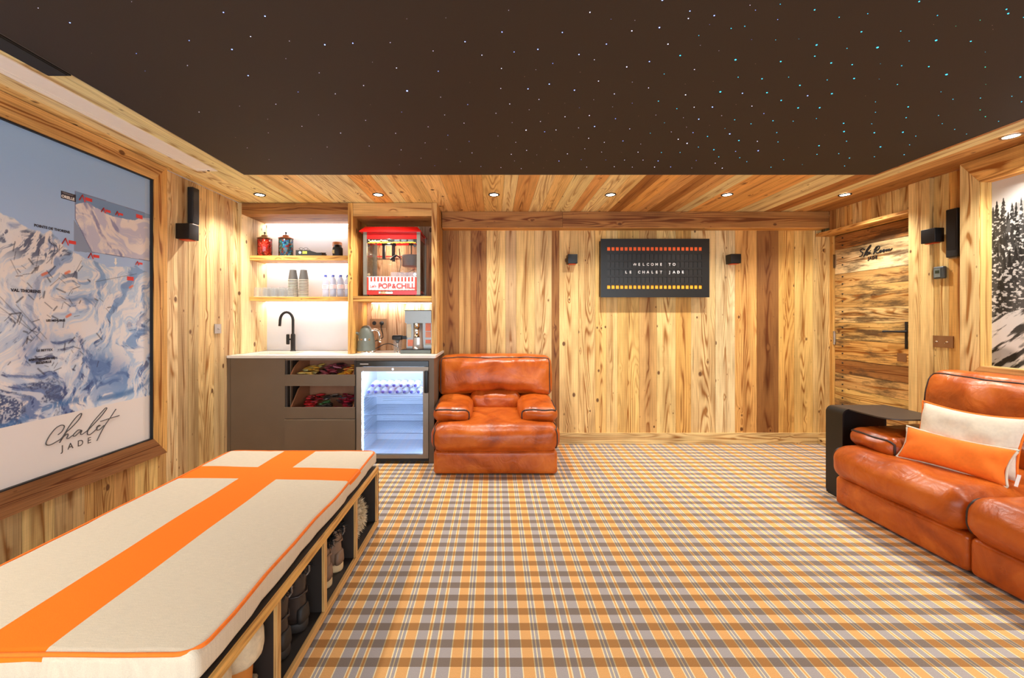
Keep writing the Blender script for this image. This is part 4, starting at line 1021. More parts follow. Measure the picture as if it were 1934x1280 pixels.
bsp = [(-1.565, 3.935), (-1.495, 3.935), (-1.425, 3.935), (-1.355, 3.935), (-1.53, 4.02), (-1.46, 4.02), (-1.39, 4.02), (-1.34, 4.09)]
for i, (x, y) in enumerate(bsp):
    place(bp0, i, (x, y, 1.4385), (0, 0, random.uniform(-.2, .2)), 'small water bottle, %s of the front row on the middle shelf' % ['leftmost', 'second', 'third', 'rightmost'][i] if i < 4 else 'small water bottle, %s of the row behind the front bottles' % ['leftmost', 'second', 'third', 'rearmost'][i-4])
k = 0
for j, (z, n_, x0) in enumerate([(.5975, 8, -1.095), (.652, 7, -1.062)]):
    for i in range(n_):
        o = copy_tree(bp0); o.location = (x0+i*.0625, CF+.27+.01*j, z); o.rotation_euler = (PI/2, 0, 0)
        o['label'] = 'water bottle lying %s from left in the %s row on the fridge shelf' % (['first', 'second', 'third', 'fourth', 'fifth', 'sixth', 'seventh', 'eighth'][i], 'lower' if j == 0 else 'upper'); o['group'] = 'water bottles lying in the fridge'
# end panel of the run
mb = MB(); mb.box(-.557, -.512, CF, YB-.025, 0, .898); solo('end_panel', mb, M['charcoal'], 'charcoal end panel of the base units between fridge and armchair', 'panel', (-.535, 3.9, 0))
mb = MB(); mb.box(-1.178, -.558, CF, CF+.019, .876, .898); solo('infill_rail', mb, M['charcoal'], 'thin charcoal rail above the fridge under the worktop edge', 'rail', (-.87, 3.63, .876))

# ---- things on the shelves
def candy_jar(lab, x, y, z, cols, tint, ballr=.013, grp='sweet jars'):
    t = thing('sweet_jar', lab, 'jar', (x, y, z))
    mb = MB(); mb.lathe([(.0, .0), (.058, 0), (.064, .006), (.064, .165), (.060, .172)], x, y, z, 24, cap=False); mb.build('glass_body', M['glass'], t)
    mb = MB(); rj = random.Random(x*100); cc = []
    for k in range(230):
        an = rj.uniform(0, 2*PI); rr_ = math.sqrt(rj.random())*.047; zz = .012+(k/230)*.148
        if k % 3: rr_ = .048
        r0 = ballr*rj.uniform(.85, 1.1); 
        b = MB(); b.lathe([(r0*math.sin(PI*q/5), -r0*math.cos(PI*q/5)) for q in range(6)], x+rr_*math.cos(an), y+rr_*math.sin(an), z+zz, 7, col=lin(*rj.choice(cols)), cap=False)
        o = len(mb.v); mb.v += b.v
        for f, c, s_ in zip(b.f, b.col, b.sm): mb.face([o+i for i in f], None, c, True)
    so = mb.build('sweets', M['candy'], t); so['kind'] = 'stuff'
    mb = MB(); mb.lathe([(.066, .172), (.066, .178), (.045, .186), (.026, .196), (.030, .202), (.022, .207), (.006, .212)], x, y, z, 24); ld_ = mb.build('lid', plain('lid_wood', tint, .4, .2), t)
    mb = MB(); mb.lathe([(.004, .212), (.004, .222), (.009, .226), (.009, .234), (.002, .238)], x, y, z, 12); mb.build('knob', M['blackmatte'], ld_)
def candym():
    t = NT('candy'); a = t.new('ShaderNodeAttribute'); a.attribute_name = 'tone'; t.link(a.outputs['Color'], t.b.inputs['Base Color']); t.set(Roughness=.25); return t.m
M['candy'] = candym()
Z1, Z2 = 1.8172, 1.4382
candy_jar('glass jar full of red sweets at the left of the top shelf', -2.165, 4.0, Z1, [(250, 60, 36), (255, 92, 56), (240, 48, 36)], (166, 130, 84))
candy_jar('glass jar of mixed blue and green sweets on the top shelf', -1.965, 4.0, Z1, [(50, 120, 190), (60, 180, 200), (50, 160, 140), (90, 110, 90), (220, 80, 70), (120, 200, 240)], (188, 110, 66), .010)
t = thing('snack_box', 'low open black display box with folded cards on the top shelf', 'box', (-1.72, 3.98, Z1))
mb = MB(); mb.box(-1.84, -1.60, 3.93, 4.05, Z1, Z1+.006); mb.box(-1.84, -1.834, 3.936, 4.05, Z1+.006, Z1+.055); mb.box(-1.606, -1.60, 3.936, 4.05, Z1+.006, Z1+.035); mb.box(-1.84, -1.72, 3.93, 3.936, Z1+.006, Z1+.055)
mb.add([(-1.72, 3.93, Z1+.006), (-1.60, 3.93, Z1+.006), (-1.60, 3.93, Z1+.018), (-1.72, 3.93, Z1+.055), (-1.72, 3.936, Z1+.006), (-1.60, 3.936, Z1+.006), (-1.60, 3.936, Z1+.018), (-1.72, 3.936, Z1+.055)], [(0, 1, 2, 3), (7, 6, 5, 4), (0, 3, 7, 4), (3, 2, 6, 7), (1, 5, 6, 2)])
mb.box(-1.834, -1.606, 4.044, 4.05, Z1+.006, Z1+.05); mb.build('tray', M['blackmatte'], t)
mb = MB(); mb.lathe([(.012, 0), (.012, -.001)], -1.80, 3.929, Z1+.033, 12, axis='y'); mb.build('logo', M['wht'], t)
mb = MB(); mb.rbox((-1.755, 3.9285, Z1+.033), (.042, .002, .024), .0009, n=6); mb.build('logo', plain('lime_print', (190, 214, 80), .4), t)
for (x, c, a) in [(-1.69, (206, 222, 110), .3), (-1.64, (220, 220, 190), -.2)]:
    mb = MB(); mb.box(-.03, .03, -.002, .002, 0, .05)
    o = mb.build('card', plain('card', c, .5), t, off=(0, 0, 0)); o.location = (x+1.72, .03, .018 if x < -1.65 else .007); o.rotation_euler = (-.9, 0, a)
t = thing('spectacles', 'thin framed spectacles lying on the black display box', 'glasses', (-1.78, 3.99, Z1+.055))
mb = MB()
for cx in (-1.80, -1.755):
    mb.tube([(cx+.018*math.cos(a_*PI/6), 3.95, Z1+.070+.012*math.sin(a_*PI/6)) for a_ in range(13)], .0016, 5)
mb.tube([(-1.782, 3.95, Z1+.072), (-1.773, 3.95, Z1+.072)], .0015, 5); mb.tube([(-1.818, 3.95, Z1+.073), (-1.815, 4.04, Z1+.058)], .0015, 5); mb.tube([(-1.737, 3.95, Z1+.073), (-1.737, 4.04, Z1+.058)], .0015, 5)
mb.build('frame', M['blackmatte'], t)
t = thing('wooden_canister', 'tall turned wood canister behind the black jar on the top shelf', 'canister', (-1.51, 4.08, Z1))
mb = MB(); mb.lathe([(.0, 0), (.043, 0), (.043, .115), (.041, .118)], -1.51, 4.08, Z1, 24); mb.build('body', plain('light_turned_wood', (216, 176, 134), .5), t)
mb = MB(); mb.lathe([(.044, .1185), (.044, .15), (.040, .155), (0, .155)], -1.51, 4.08, Z1, 24); mb.build('lid', plain('orange_turned_wood', (196, 120, 62), .5), t)
t = thing('black_bottle_jar', 'squat matte black jar with round pale label on the top shelf', 'jar', (-1.465, 3.97, Z1))
mb = MB(); mb.lathe([(0, 0), (.044, 0), (.046, .004), (.046, .078), (.036, .092), (.030, .095)], -1.465, 3.97, Z1, 24); mb.build('body', M['blackmatte'], t)
mb = MB(); mb.lathe([(.034, .0955), (.034, .106), (.030, .109), (0, .109)], -1.465, 3.97, Z1, 24); mb.build('lid', M['black'], t)
mb = MB(); mb.lathe([(.018, 0), (.018, -.001)], -1.485, 3.928, Z1+.042, 16, axis='y'); mb.build('label', plain('kraft_label', (206, 186, 130), .5), t)
# cups
M['cup'] = plain('dark_paper_cup', (92, 88, 84), .6); M['rim'] = plain('cup_rim', (222, 214, 196), .5)
cup = thing('paper_cup', 'x', 'cup', (0, 0, 0), 'stacked paper cups')
mb = MB(); mb.lathe([(.0, .098), (.028, .098), (.0295, .100), (.030, .098), (.0425, .004)], n=20, cap=False); mb.build('cup_wall', M['cup'], cup)
mb = MB(); mb.lathe([(.042, .0015), (.0455, .002), (.0465, .0045), (.0455, .007), (.042, .0075)], n=20, cap=False); mb.build('rim', M['rim'], cup)
ci = 0
for si, x in enumerate((-1.888, -1.788)):
    for k in range(12):
        lb = ('top dark paper cup of the %s upside down stack on the middle shelf' if k == 11 else 'dark paper cup with cream rim inside the %s stack') % ('left' if si == 0 else 'right')
        place(cup, ci, (x, 3.98, Z2+.0005+k*.0142), label=lb if k == 11 else lb.replace('cream rim inside', 'cream rim, %s from the bottom of' % ['first', 'second', 'third', 'fourth', 'fifth', 'sixth', 'seventh', 'eighth', 'ninth', 'tenth', 'eleventh'][k])); ci += 1
# glasses
gl = thing('drinking_glass', 'x', 'glass', (0, 0, 0), 'upturned drinking glasses')
def tumbler():
    t = NT('tumbler_glass'); t.set(Roughness=.05); t.b.inputs['Base Color'].default_value = (.42, .46, .48, 1); t.b.inputs['Alpha'].default_value = .22; t.b.inputs['Specular IOR Level'].default_value = 1.0; return t.m
M['tumbler'] = tumbler()
mb = MB(); mb.lathe([(.034, 0), (.031, .075), (.026, .088), (0, .088)], n=18, cap=False); mb.build('bowl', M['tumbler'], gl)
mb = MB(); mb.lathe([(.0335, 0), (.0348, .0015), (.034, .004)], n=18, cap=False); mb.build('rim', plain('glass_edge', (230, 230, 226), .1), gl)
gi = 0
for r, y in enumerate((3.935, 4.01, 4.085, 4.15)):
    for c in range(5):
        place(gl, gi, (-2.195+c*.076+r*.004, y, Z2+.0005), label='upturned clear glass, %s in the %s row on the middle shelf' % (['leftmost', 'second from left', 'third from left', 'fourth from left', 'rightmost'][c], ['front', 'second', 'third', 'back'][r])); gi += 1

# popcorn machine
pm = thing('popcorn_machine', 'red and steel popcorn machine on the right hand shelf of the niche', 'popcorn machine', (-.92, 4.0, Z2))
px0, px1, py0, py1 = -1.178, -.664, 3.815, 4.165
M['grey'] = plain('grey_post', (150, 142, 128), .35, .7); M['poster'] = None
mb = MB(); b0 = Z2+.002
mb.box(px0+.03, px1-.03, py0+.004, py1, b0+.012, b0+.05); mb.box(px0+.012, px1-.012, py0+.03, py1-.0, b0+.03, b0+.052); mb.build('base', M['red'], pm)
mb = MB(); 
for x_ in (px0, px1-.04):
    for y_ in (py0, py1-.05): mb.box(x_, x_+.04, y_, y_+.045, b0, b0+.012)
mb.build('feet', M['blackmatte'], pm)
mb = MB()
for x_ in (px0, px1-.032):
    mb.box(x_, x_+.032, py0, py0+.025, b0+.012, 2.02)
    mb.box(x_, x_+.032, py1-.025, py1, b0+.012, 2.02)
mb.build('corner_posts', M['grey'], pm)
mb = MB(); zr0, zr1 = 2.015, 2.068
A = (px0-.028, px1+.01, py0-.025, py1); B = (px0+.01, px1-.03, py0+.02, py1-.04)
v = [(A[0], A[2], zr0), (A[1], A[2], zr0), (A[1], A[3], zr0), (A[0], A[3], zr0), (A[0], A[2], zr0+.008), (A[1], A[2], zr0+.008), (A[1], A[3], zr0+.008), (A[0], A[3], zr0+.008), (B[0], B[2], zr1), (B[1], B[2], zr1), (B[1], B[3], zr1), (B[0], B[3], zr1)]
mb.add(v, [(3, 2, 1, 0), (0, 1, 5, 4), (1, 2, 6, 5), (2, 3, 7, 6), (3, 0, 4, 7), (4, 5, 9, 8), (5, 6, 10, 9), (6, 7, 11, 10), (7, 4, 8, 11), (8, 9, 10, 11)])
mb.build('roof', M['red'], pm)
mb = MB(); mb.box(px0+.033, px1-.033, py0+.004, py0+.02, 1.955, 2.014); mb.box(px0+.033, px1-.033, py1-.02, py1-.002, 1.955, 2.014); mb.box(px1-.02, px1-.006, py0+.026, py1-.026, 1.955, 2.014); mb.box(px0+.006, px0+.02, py0+.026, py1-.026, 1.955, 2.014)
mb.build('upper_band', M['red'], pm)
mb = MB(); mb.box(px0+.033, px1-.033, py0+.006, py0+.012, 1.917, 1.954); mk = mb.build('marquee_strip', plain('black_marquee', (28, 26, 24), .4), pm)
mb = MB(); rk = random.Random(4)
for k in range(46):
    xx = px0+.045+k*.0094; r0 = rk.uniform(.005, .008)
    mb.lathe([(r0*math.sin(PI*q/4), -r0*math.cos(PI*q/4)) for q in range(5)], xx, py0+.005, 1.921+rk.uniform(-.001, .004), 6, cap=False)
mb.build('popcorn_border', plain('yellow_popcorn', (246, 206, 70), .5), mk)
mb = MB()
for k in range(16):
    xx = px0+.05+k*.011; r0 = rk.uniform(.005, .009)
    mb.lathe([(r0*math.sin(PI*q/4), -r0*math.cos(PI*q/4)) for q in range(5)], xx, py0+.005, 1.938+rk.uniform(-.006, .006), 6, cap=False)
mb.build('popcorn_pattern', plain('cream_popcorn', (236, 214, 180), .5), mk)
mb = MB()
for k in range(3): mb.rbox((-.875+k*.062, py0+.0052, 1.940), (.046, .002, .020), .0009, n=6)
mb.build('grey_motif', plain('grey_motif', (96, 98, 100), .4), mk)
mb = MB(); mb.box(px0+.033, px1-.033, py0+.012, py0+.016, 1.62, 1.915); mb.build('front_glass', M['glass'], pm)
mb = MB(); mb.box(px1-.012, px1-.008, py0+.026, py1-.026, b0+.053, 1.954); mb.build('side_glass', M['glass'], pm)
mb = MB(); mb.box(px0+.008, px0+.012, py0+.026, py1-.026, b0+.053, 1.954); mb.build('side_glass', M['glass'], pm)
for (x_, z_) in [(px0+.05, 1.895), (px1-.05, 1.895), (px0+.05, 1.635), (px1-.05, 1.635)]:
    mb = MB(); mb.lathe([(.013, -.006), (.011, .001), (.004, .004)], x_, py0+.010, z_, 12, axis='y'); mb.build('door_catch', M['chrome'], pm)
mb = MB(); mb.box(px0+.034, px1-.034, py0+.002, py0+.010, b0+.054, 1.617); sg = mb.build('striped_panel', M['wht'], pm)
mb = MB(); n_ = 15; wd = (px1-px0-.068)/(2*n_-1)
for k in range(n_):
    x_ = px0+.034+k*2*wd; za, zb_ = b0+.054, 1.612
    if 1 <= k <= 13:
        mb.box(x_, x_+wd, py0+.0005, py0+.0019, za, 1.495); mb.box(x_, x_+wd, py0+.0005, py0+.0019, 1.572, zb_)
    else: mb.box(x_, x_+wd, py0+.0005, py0+.0019, za, zb_)
mb.build('stripes', plain('red_stripe', (224, 62, 40), .4), sg)
for body, sz, cx_, z_ in [('POP', .066, -.985, 1.510), ('&', .058, -.902, 1.512), ('CHILL', .066, -.797, 1.510), ("Let's", .032, -1.088, 1.52)]:
    text('lettering', body, sz, M['redink'], sg, (cx_, py0-.0004, z_), (1, 0, .1 if body[0] == 'L' else 0), (0, 0, 1), .0008, .95, bold=.0012 if sz > .05 else .0004)
mb = MB(); mb.rbox((-.975, py0-.001, b0+.032), (.13, .012, .026), .004, n=6); mb.build('drawer_handle', M['chrome'], pm)
kt = MB(); kt.lathe([(0, 0), (.078, 0), (.084, .004), (.086, .092), (.090, .095)], -.775, 3.97, 1.725, 28); kt.lathe([(.089, .0), (.088, .006), (0, .010)], -.775, 3.97, 1.822, 28); kk = kt.build('popping_kettle', plain('polished_pan', (186, 182, 176), .3, .45), pm)
kt = MB(); kt.tube([(-.775, 3.97, 1.84), (-.775, 3.97, 1.94)], .005, 8); kt.lathe([(.022, 0), (.022, .014)], -.775, 3.97, 1.925, 14); kt.build('agitator', M['blackmatte'], kk)
kt = MB(); kt.tube([(-.87, 3.93, 1.80), (-.90, 3.90, 1.82)], .006, 8); kt.tube([(-.90, 3.90, 1.82), (-.945, 3.87, 1.775)], .011, 8); kt.build('handle', M['blackmatte'], kk)
kt = MB(); kt.tube([(-.90, 4.02, 1.9), (-.885, 4.03, 1.76), (-.90, 4.03, 1.68), (-.84, 4.0, 1.66), (-.75, 3.99, 1.70)], .005, 6); kt.build('cable', M['steel'], pm)
kt = MB(); kt.box(-1.055, -1.03, 4.0, 4.03, 1.80, 1.95); kt.box(-.965, -.94, 4.0, 4.03, 1.78, 1.95); kt.box(-1.06, -.93, 4.0, 4.03, 1.93, 1.955); kt.build('lamp_bracket', M['blackmatte'], pm)
kt = MB(); kt.box(px0+.034, px1-.034, py1-.02, py1-.012, 1.84, 1.85); kt.build('rear_rail', M['red'], pm)
ld = bpy.data.lights.new('popcorn', 'POINT'); ld.energy = 2.2; ld.color = (1, .85, .6); ld.shadow_soft_size = .02
lo = bpy.data.objects.new('warming_lamp', ld); S.collection.objects.link(lo); lo.parent = pm; lo.location = (-.995+.92, 4.01-4.0, 1.90-Z2)

# worktop appliances
t = thing('kettle', 'matte grey retro kettle with chrome handle on the worktop', 'kettle', (-1.17, 3.88, ZW)); kx, ky = -1.17, 3.88
M['kgrey'] = plain('matte_grey_green', (104, 108, 98), .45)
mb = MB(); mb.lathe([(.0, .022), (.080, .022), (.081, .03), (.078, .10), (.066, .18), (.050, .222), (.040, .232)], kx, ky, ZW, 32); mb.build('body', M['kgrey'], t)
mb = MB(); mb.lathe([(.041, .2325), (.036, .243), (.018, .252), (0, .254)], kx, ky, ZW, 28); mb.build('lid', M['kgrey'], t)
mb = MB(); mb.lathe([(.0, .001), (.084, .001), (.086, .008), (.082, .0215), (0, .0215)], kx, ky, ZW, 28); mb.build('base_ring', M['chrome'], t)
mb = MB(); mb.tube([(kx+.055, ky-.02, ZW+.208), (kx+.085, ky-.025, ZW+.215), (kx+.118, ky-.03, ZW+.205), (kx+.130, ky-.03, ZW+.17), (kx+.133, ky-.03, ZW+.10)], [.009, .011, .011, .011, .010], 10); mb.build('handle', M['chrome'], t)
mb = MB(); mb.tube([(kx-.058, ky-.01, ZW+.17), (kx-.078, ky-.02, ZW+.185), (kx-.088, ky-.02, ZW+.182)], [.018, .012, .010], 10); mb.build('spout', M['kgrey'], t)
for i, c in enumerate('SMEG'):
    an = math.radians(-90+(i-1.6)*26); rr_ = .0765
    text('letter', c, .026, M['chrome'], t, (kx+rr_*math.cos(an), ky+rr_*math.sin(an), ZW+.118), (-math.sin(an), math.cos(an), 0), (0, 0, 1), .0015, bold=.0008)
t = thing('wall_socket', 'bronze double wall socket behind the kettle', 'socket', (-1.145, YB-.018, 1.14))
mb = MB(); mb.box(-1.225, -1.063, YB-.026, YB-.0185, 1.147, 1.236); mb.build('plate', M['bronze'], t)
for x_ in (-1.182, -1.108):
    mb = MB(); mb.lathe([(.020, 0), (.020, -.003), (.016, -.003), (.016, -.0005)], x_, YB-.026, 1.193, 18, axis='y'); mb.build('outlet', M['blackmatte'], t)
t = thing('power_cord', 'black plug and cord hanging from the bronze socket to the kettle', 'cord', (-1.108, YB-.03, 1.19))
mb = MB(); mb.lathe([(.017, 0), (.017, -.02), (.010, -.03)], -1.108, YB-.030, 1.193, 14, axis='y'); mb.build('plug', M['blackmatte'], t)
mb = MB(); mb.tube([(-1.108, YB-.05, 1.185), (-1.108, YB-.055, 1.14), (-1.09, YB-.06, 1.09), (-1.085, YB-.07, 1.055), (-1.11, YB-.09, 1.035), (-1.15, YB-.13, 1.02), (-1.19, YB-.16, 1.01), (-1.20, YB-.18, .95)], .0045, 8); mb.build('cable', M['blackmatte'], t)
mb = MB(); mb.tube([(-1.14, 4.0, .945), (-1.10, 4.03, .965), (-1.06, 4.06, .99), (-1.02, 4.08, .998), (-.99, 4.1, .99), (-.93, 4.13, .96)], .004, 8)
solo('cable', mb, M['blackmatte'], 'black cable running behind the kettle toward the coffee machine', 'cord', (-1.05, 4.03, .95))
t = thing('milk_jug', 'clear milk container with black lid beside the coffee machine', 'milk container', (-.89, 3.92, ZW)); jx, jy = -.895, 3.93
mb = MB(); mb.lathe([(0, .002), (.032, .002), (.036, .01), (.040, .115)], jx, jy, ZW, 20, cap=False); mb.build('beaker', M['tumbler'], t)
mb = MB(); mb.rbox((jx, jy, ZW+.14), (.092, .07, .045), .012, n=6); mb.box(jx+.046, jx+.085, jy-.02, jy+.02, ZW+.125, ZW+.155); mb.tube([(jx, jy, ZW+.12), (jx, jy, ZW+.09)], [.022, .012], 10); mb.build('lid', M['black'], t)
mb = MB(); mb.tube([(jx, jy, ZW+.09), (jx, jy, ZW+.012)], .004, 8); mb.lathe([(.022, .003), (.01, .03), (.004, .05)], jx, jy, ZW+.002, 12); mb.build('tube', M['chrome'], t)
M['dsteel'] = plain('dark_mirror_steel', (120, 116, 110), .22, .9, .03)
t = thing('coffee_machine', 'chrome fronted automatic coffee machine on the worktop', 'coffee machine', (-.70, 3.95, ZW))
qx0, qx1, qy0, qy1 = -.812, -.572, 3.86, 4.15
mb = MB(); mb.box(qx0, qx1, 3.93, qy1, ZW+.032, ZW+.385); mb.box(qx0, qx1, qy0+.005, 3.9295, ZW+.275, ZW+.385); mb.build('body', M['dsteel'], t)
mb = MB(); mb.box(qx0, qx1, qy0, qy0+.0045, ZW+.285, ZW+.383); mb.build('control_panel', M['dsteel'], t)
mb = MB(); mb.box(qx0-.004, qx1+.002, qy0-.0, qy1, ZW+.3855, ZW+.392); mb.build('top_cover', M['black'], t)
mb = MB(); mb.box(qx0-.028, qx1+.003, 3.80, qy1-.01, ZW+.001, ZW+.031); mb.build('drip_tray', plain('tray_grey', (98, 100, 92), .3, .5), t)
mb = MB(); mb.box(qx0-.026, qx1, 3.802, 3.929, ZW+.0315, ZW+.035); mb.build('grid', M['black'], t)
mb = MB(); mb.tube([(-.705, 3.880, ZW+.274), (-.705, 3.880, ZW+.225)], .024, 16); mb.tube([(-.705, 3.880, ZW+.224), (-.705, 3.880, ZW+.15)], .022, 16); mb.lathe([(.030, 0), (.030, -.006)], -.705, 3.880, ZW+.15, 16); mb.build('coffee_spout', M['chrome'], t)
mb = MB(); mb.lathe([(.056, .036), (.052, .08), (.047, .16), (.046, .272)], -.705, 3.945, ZW, 28); mb.build('front_column', plain('bright_steel', (214, 212, 208), .3, .5), t)
mb = MB(); mb.box(qx0+.004, qx0+.045, 3.925, 3.9295, ZW+.14, ZW+.265); mb.build('beige_reflection', plain('beige_reflection', (214, 196, 160), .3), t); mb = MB(); mb.box(-.640, qx1-.004, 3.925, 3.9295, ZW+.07, ZW+.084); mb.build('beige_reflection', plain('beige_reflection', (214, 196, 160), .3), t)  # beige reflection in the machine front, painted as flat pieces
for (x_, z0, z1, c) in [(-.635, .20, .273, (255, 118, 36)), (-.635, .14, .195, (244, 150, 100)), (-.635, .085, .12, (250, 120, 60)), (-.80, .06, .12, (250, 130, 80))]:
    mb = MB(); mb.box(x_, x_+.05, 3.925, 3.9295, ZW+z0, ZW+z1); mb.build('side_panel', plain('orange_reflection', c, .3), t)  # orange room reflections on the machine sides, put into the colour

# ================================================================== ARMCHAIR and SOFA
def sm(x): x = max(0.0, min(1.0, (x+.35)/.7)); return x*x*(3-2*x)
def lounge(root, seats, sw, D):
    W = seats*sw; hw = W/2
    def sag(amp): 
        def f(q, p):
            q[2] += -amp*(1-p[0]**2)*(1-p[1]**2)*(1 if p[2] > 0 else 0); return q
        return f
    rn = random.Random(9)
    def wr(q, amp, fr, seed):
        v_ = mnoise.noise(Vector((q[0]*fr+seed, q[1]*fr, q[2]*fr*.7)))
        return v_*amp
    # base in one piece per seat
    for i in range(seats):
        x0 = -hw+i*sw
        mb = MB(); mb.rbox((x0+sw/2, (.035+D-.06)/2, .097), (sw-.004 if seats > 1 else sw-.02, D-.06-.035, .186), .028, (0, .006, 0), n=12); mb.build('base', M['leather'], root)
    mb = MB(); mb.rbox((0, D-.075, .39), (W-.03, .13, .76), .04, n=10); mb.build('back_shell', M['leather'], root)
    for i in range(seats):
        cx = -hw+(i+.5)*sw
        def fs(q, p, cx=cx):
            # front roll hangs lower, rear flat, creases
            q[2] += wr((q[0]+cx, q[1], q[2]), .010, 6, 3.1)*(.3+.7*sm(p[2]))
            q[1] += wr((q[0]+cx, q[2], q[1]), .010, 7, 9.7)
            q[2] += sm(p[2])*(.018*max(0, p[1])+.012*(1-abs(p[0]))**1.0*max(0, p[1]+.3))
            return q
        mb = MB(); cz = .292; sy0, sy1 = -.015, D-.20
        mb.rbox((cx, (sy0+sy1)/2, cz), (sw+(.015 if seats == 1 else -.002), sy1-sy0, .215), .085, (.012, .02, .018), n=26, fn=fs); so = mb.build('seat_cushion', M['leather'], root)
        A_ = ((cx, (sy0+sy1)/2, cz), (sw+(.015 if seats == 1 else -.002), sy1-sy0, .215), .085, (.012, .02, .018), fs)
        for sx in ((-1, 1) if seats == 1 else ((-1,) if i == 0 else (-1, 1))):
            path = [(sx, -.55+.45*-k/5*0-.09*k, -1) for k in range(5)]+[(sx, -1, -1+2*k/12) for k in range(13)]+[(sx, -1+k*.1, 1) for k in range(1, 18)]
            mb = MB(); mb.tube([MB.surf(*A_, q, .001) for q in path], .0055, 8); mb.build('piping', M['piping'], so)
        if seats == 1:
            pass
        # lumbar roll
        lw = sw-.53 if seats == 1 else sw-.36
        lc = cx if seats == 1 else cx+(.155 if i == 0 else -.155 if i == seats-1 else 0)
        def fl(q, p): 
            q[2] += wr(q, .010, 14, 5); q[1] += wr(q, .012, 16, 1); return q
        mb = MB(); mb.rbox((lc, D-.235, .475), (lw, .17, .20), .075, (0, .01, .012), n=16, fn=fl); mb.build('lumbar_cushion', M['leather'], root)
        # backrest pillow
        bw = sw+(.04 if seats == 1 else -.004)
        def fb(q, p, bw=bw):
            t_ = (p[2]+1)/2
            q[1] += .065*(t_-.5)            # lean back
            fr_ = sm(-p[1])
            q[1] += fr_*(wr(q, .028, 5, 7+cx)+wr(q, .014, 12, 17+cx)+.035*max(0, 1-t_*3)*(1-abs(p[0])**2)+.012*math.sin(q[0]*26+wr(q, 3, 3, 2))*max(0, .75-t_))
            q[2] += wr(q, .010, 6, 4)
            q[2] += .03*(1-p[0]**2)*sm(-p[2]-.6)
            return q
        mb = MB(); mb.rbox((cx, D-.185, .705), (bw, .20, .375), .065, (.012, .04, .012), n=28, fn=fb); bo = mb.build('backrest_cushion', M['leather'], root)
        A_ = ((cx, D-.185, .705), (bw, .20, .375), .065, (.012, .04, .012), fb)
        path = [(-1, -1, -.9+1.9*k/12) for k in range(12)]+[(-1+2*k/24, -1, 1) for k in range(25)]+[(1, -1, 1-1.9*k/12) for k in range(1, 13)]
        pts = [MB.surf(*A_, q, .001) for q in path]
        mb = MB(); mb.tube(pts, .0055, 8); mb.build('piping', M['piping'], bo)
    for sx in (-1, 1):
        ax = sx*(hw-.145)
        def fa(q, p, sx=sx):
            t_ = (p[1]+1)/2
            q[2] += .035*t_*sm(p[2])+wr(q, .008, 10, 2)
            inner = max(0, -p[0]*sx)
            q[2] -= .018*inner*sm(-p[2])
            q[2] -= .016*inner**2*sm(p[2])
            q[1] += .035*inner*sm(-p[1])
            return q
        mb = MB(); y0, y1 = .125, D-.16
        mb.rbox((ax, (y0+y1)/2, .452), (.305, y1-y0, .112), .052, (.008, .02, .014), n=18, fn=fa); ar = mb.build('arm_cushion', M['leather'], root)
        # piping around the front upper edge of the arm
        A_ = ((ax, (y0+y1)/2, .452), (.305, y1-y0, .112), .052, (.008, .02, .014), fa)
        path = [(sx, .1-1.1*k/8, .9) for k in range(8)]+[(sx*(1-2*k/12), -1, .9) for k in range(0, 12)]+[(-sx, -1, .8-1.7*k/6) for k in range(7)]
        pts = [MB.surf(*A_, q, .001) for q in path]
        mb = MB(); mb.tube(pts, .0065, 8); mb.build('piping', M['piping'], ar)
        mb = MB(); mb.rbox((sx*(hw-.085), (.20+D-.17)/2, .36), (.15, D-.37, .16), .03, n=10); mb.build('arm_support', M['leather'], root)
arm = thing('armchair', 'cognac leather armchair against the back wall beside the fridge', 'armchair', (0, 0, 0))
lounge(arm, 1, 1.0, .865); arm.location = (.012, 3.305, .002)
sofa = thing('sofa', 'cognac leather two seat sofa along the right wall', 'sofa', (0, 0, 0))
lounge(sofa, 2, .80, .90); sofa.location = (2.245, 2.04, .002); sofa.rotation_euler = (0, 0, -PI/2)

# scatter cushions
def pillow(name, lab, size, mat, pmat, loc, rot):
    t = thing(name, lab, 'cushion', (0, 0, 0))
    w_, h_, d_ = size
    mb = MB(); N = 22; idx = {}
    def pt(i, j, s):
        u, v = -1+2*i/N, -1+2*j/N
        pin = 1-.09*(1-abs(v)**2)*abs(u)**4; pin2 = 1-.15*(1-abs(u)**2)*abs(v)**4
        x, z = u*w_/2*pin, v*h_/2*pin2
        th = d_/2*((1-abs(u)**5)*(1-abs(v)**3))**.6
        th *= 1+.12*mnoise.noise(Vector((x*14, z*14, 3+s)))
        wv = .010*math.sin((abs(u)*9+v*5))*abs(u)**3*(1-abs(v))
        return (x, s*th-wv*s, z)
    for s in (-1, 1):
        b = len(mb.v)
        for j in range(N+1):
            for i in range(N+1): mb.v.append(pt(i, j, s))
        for j in range(N):
            for i in range(N):
                q = [b+j*(N+1)+i, b+j*(N+1)+i+1, b+(j+1)*(N+1)+i+1, b+(j+1)*(N+1)+i]
                if s > 0: q.reverse()
                mb.face(q, None, None, True)
    c = mb.build('cover', mat, t)
    ring = [pt(i, 0, 1) for i in range(N)]+[pt(N, j, 1) for j in range(N)]+[pt(N-i, N, 1) for i in range(N)]+[pt(0, N-j, 1) for j in range(N+1)]
    mb = MB(); mb.tube([(p[0]*1.01, 0, p[2]*1.01) for p in ring], .0055, 8, cap=False); mb.build('piping', pmat, t)
    t.matrix_world = Matrix.Translation(loc) @ rot
    return t
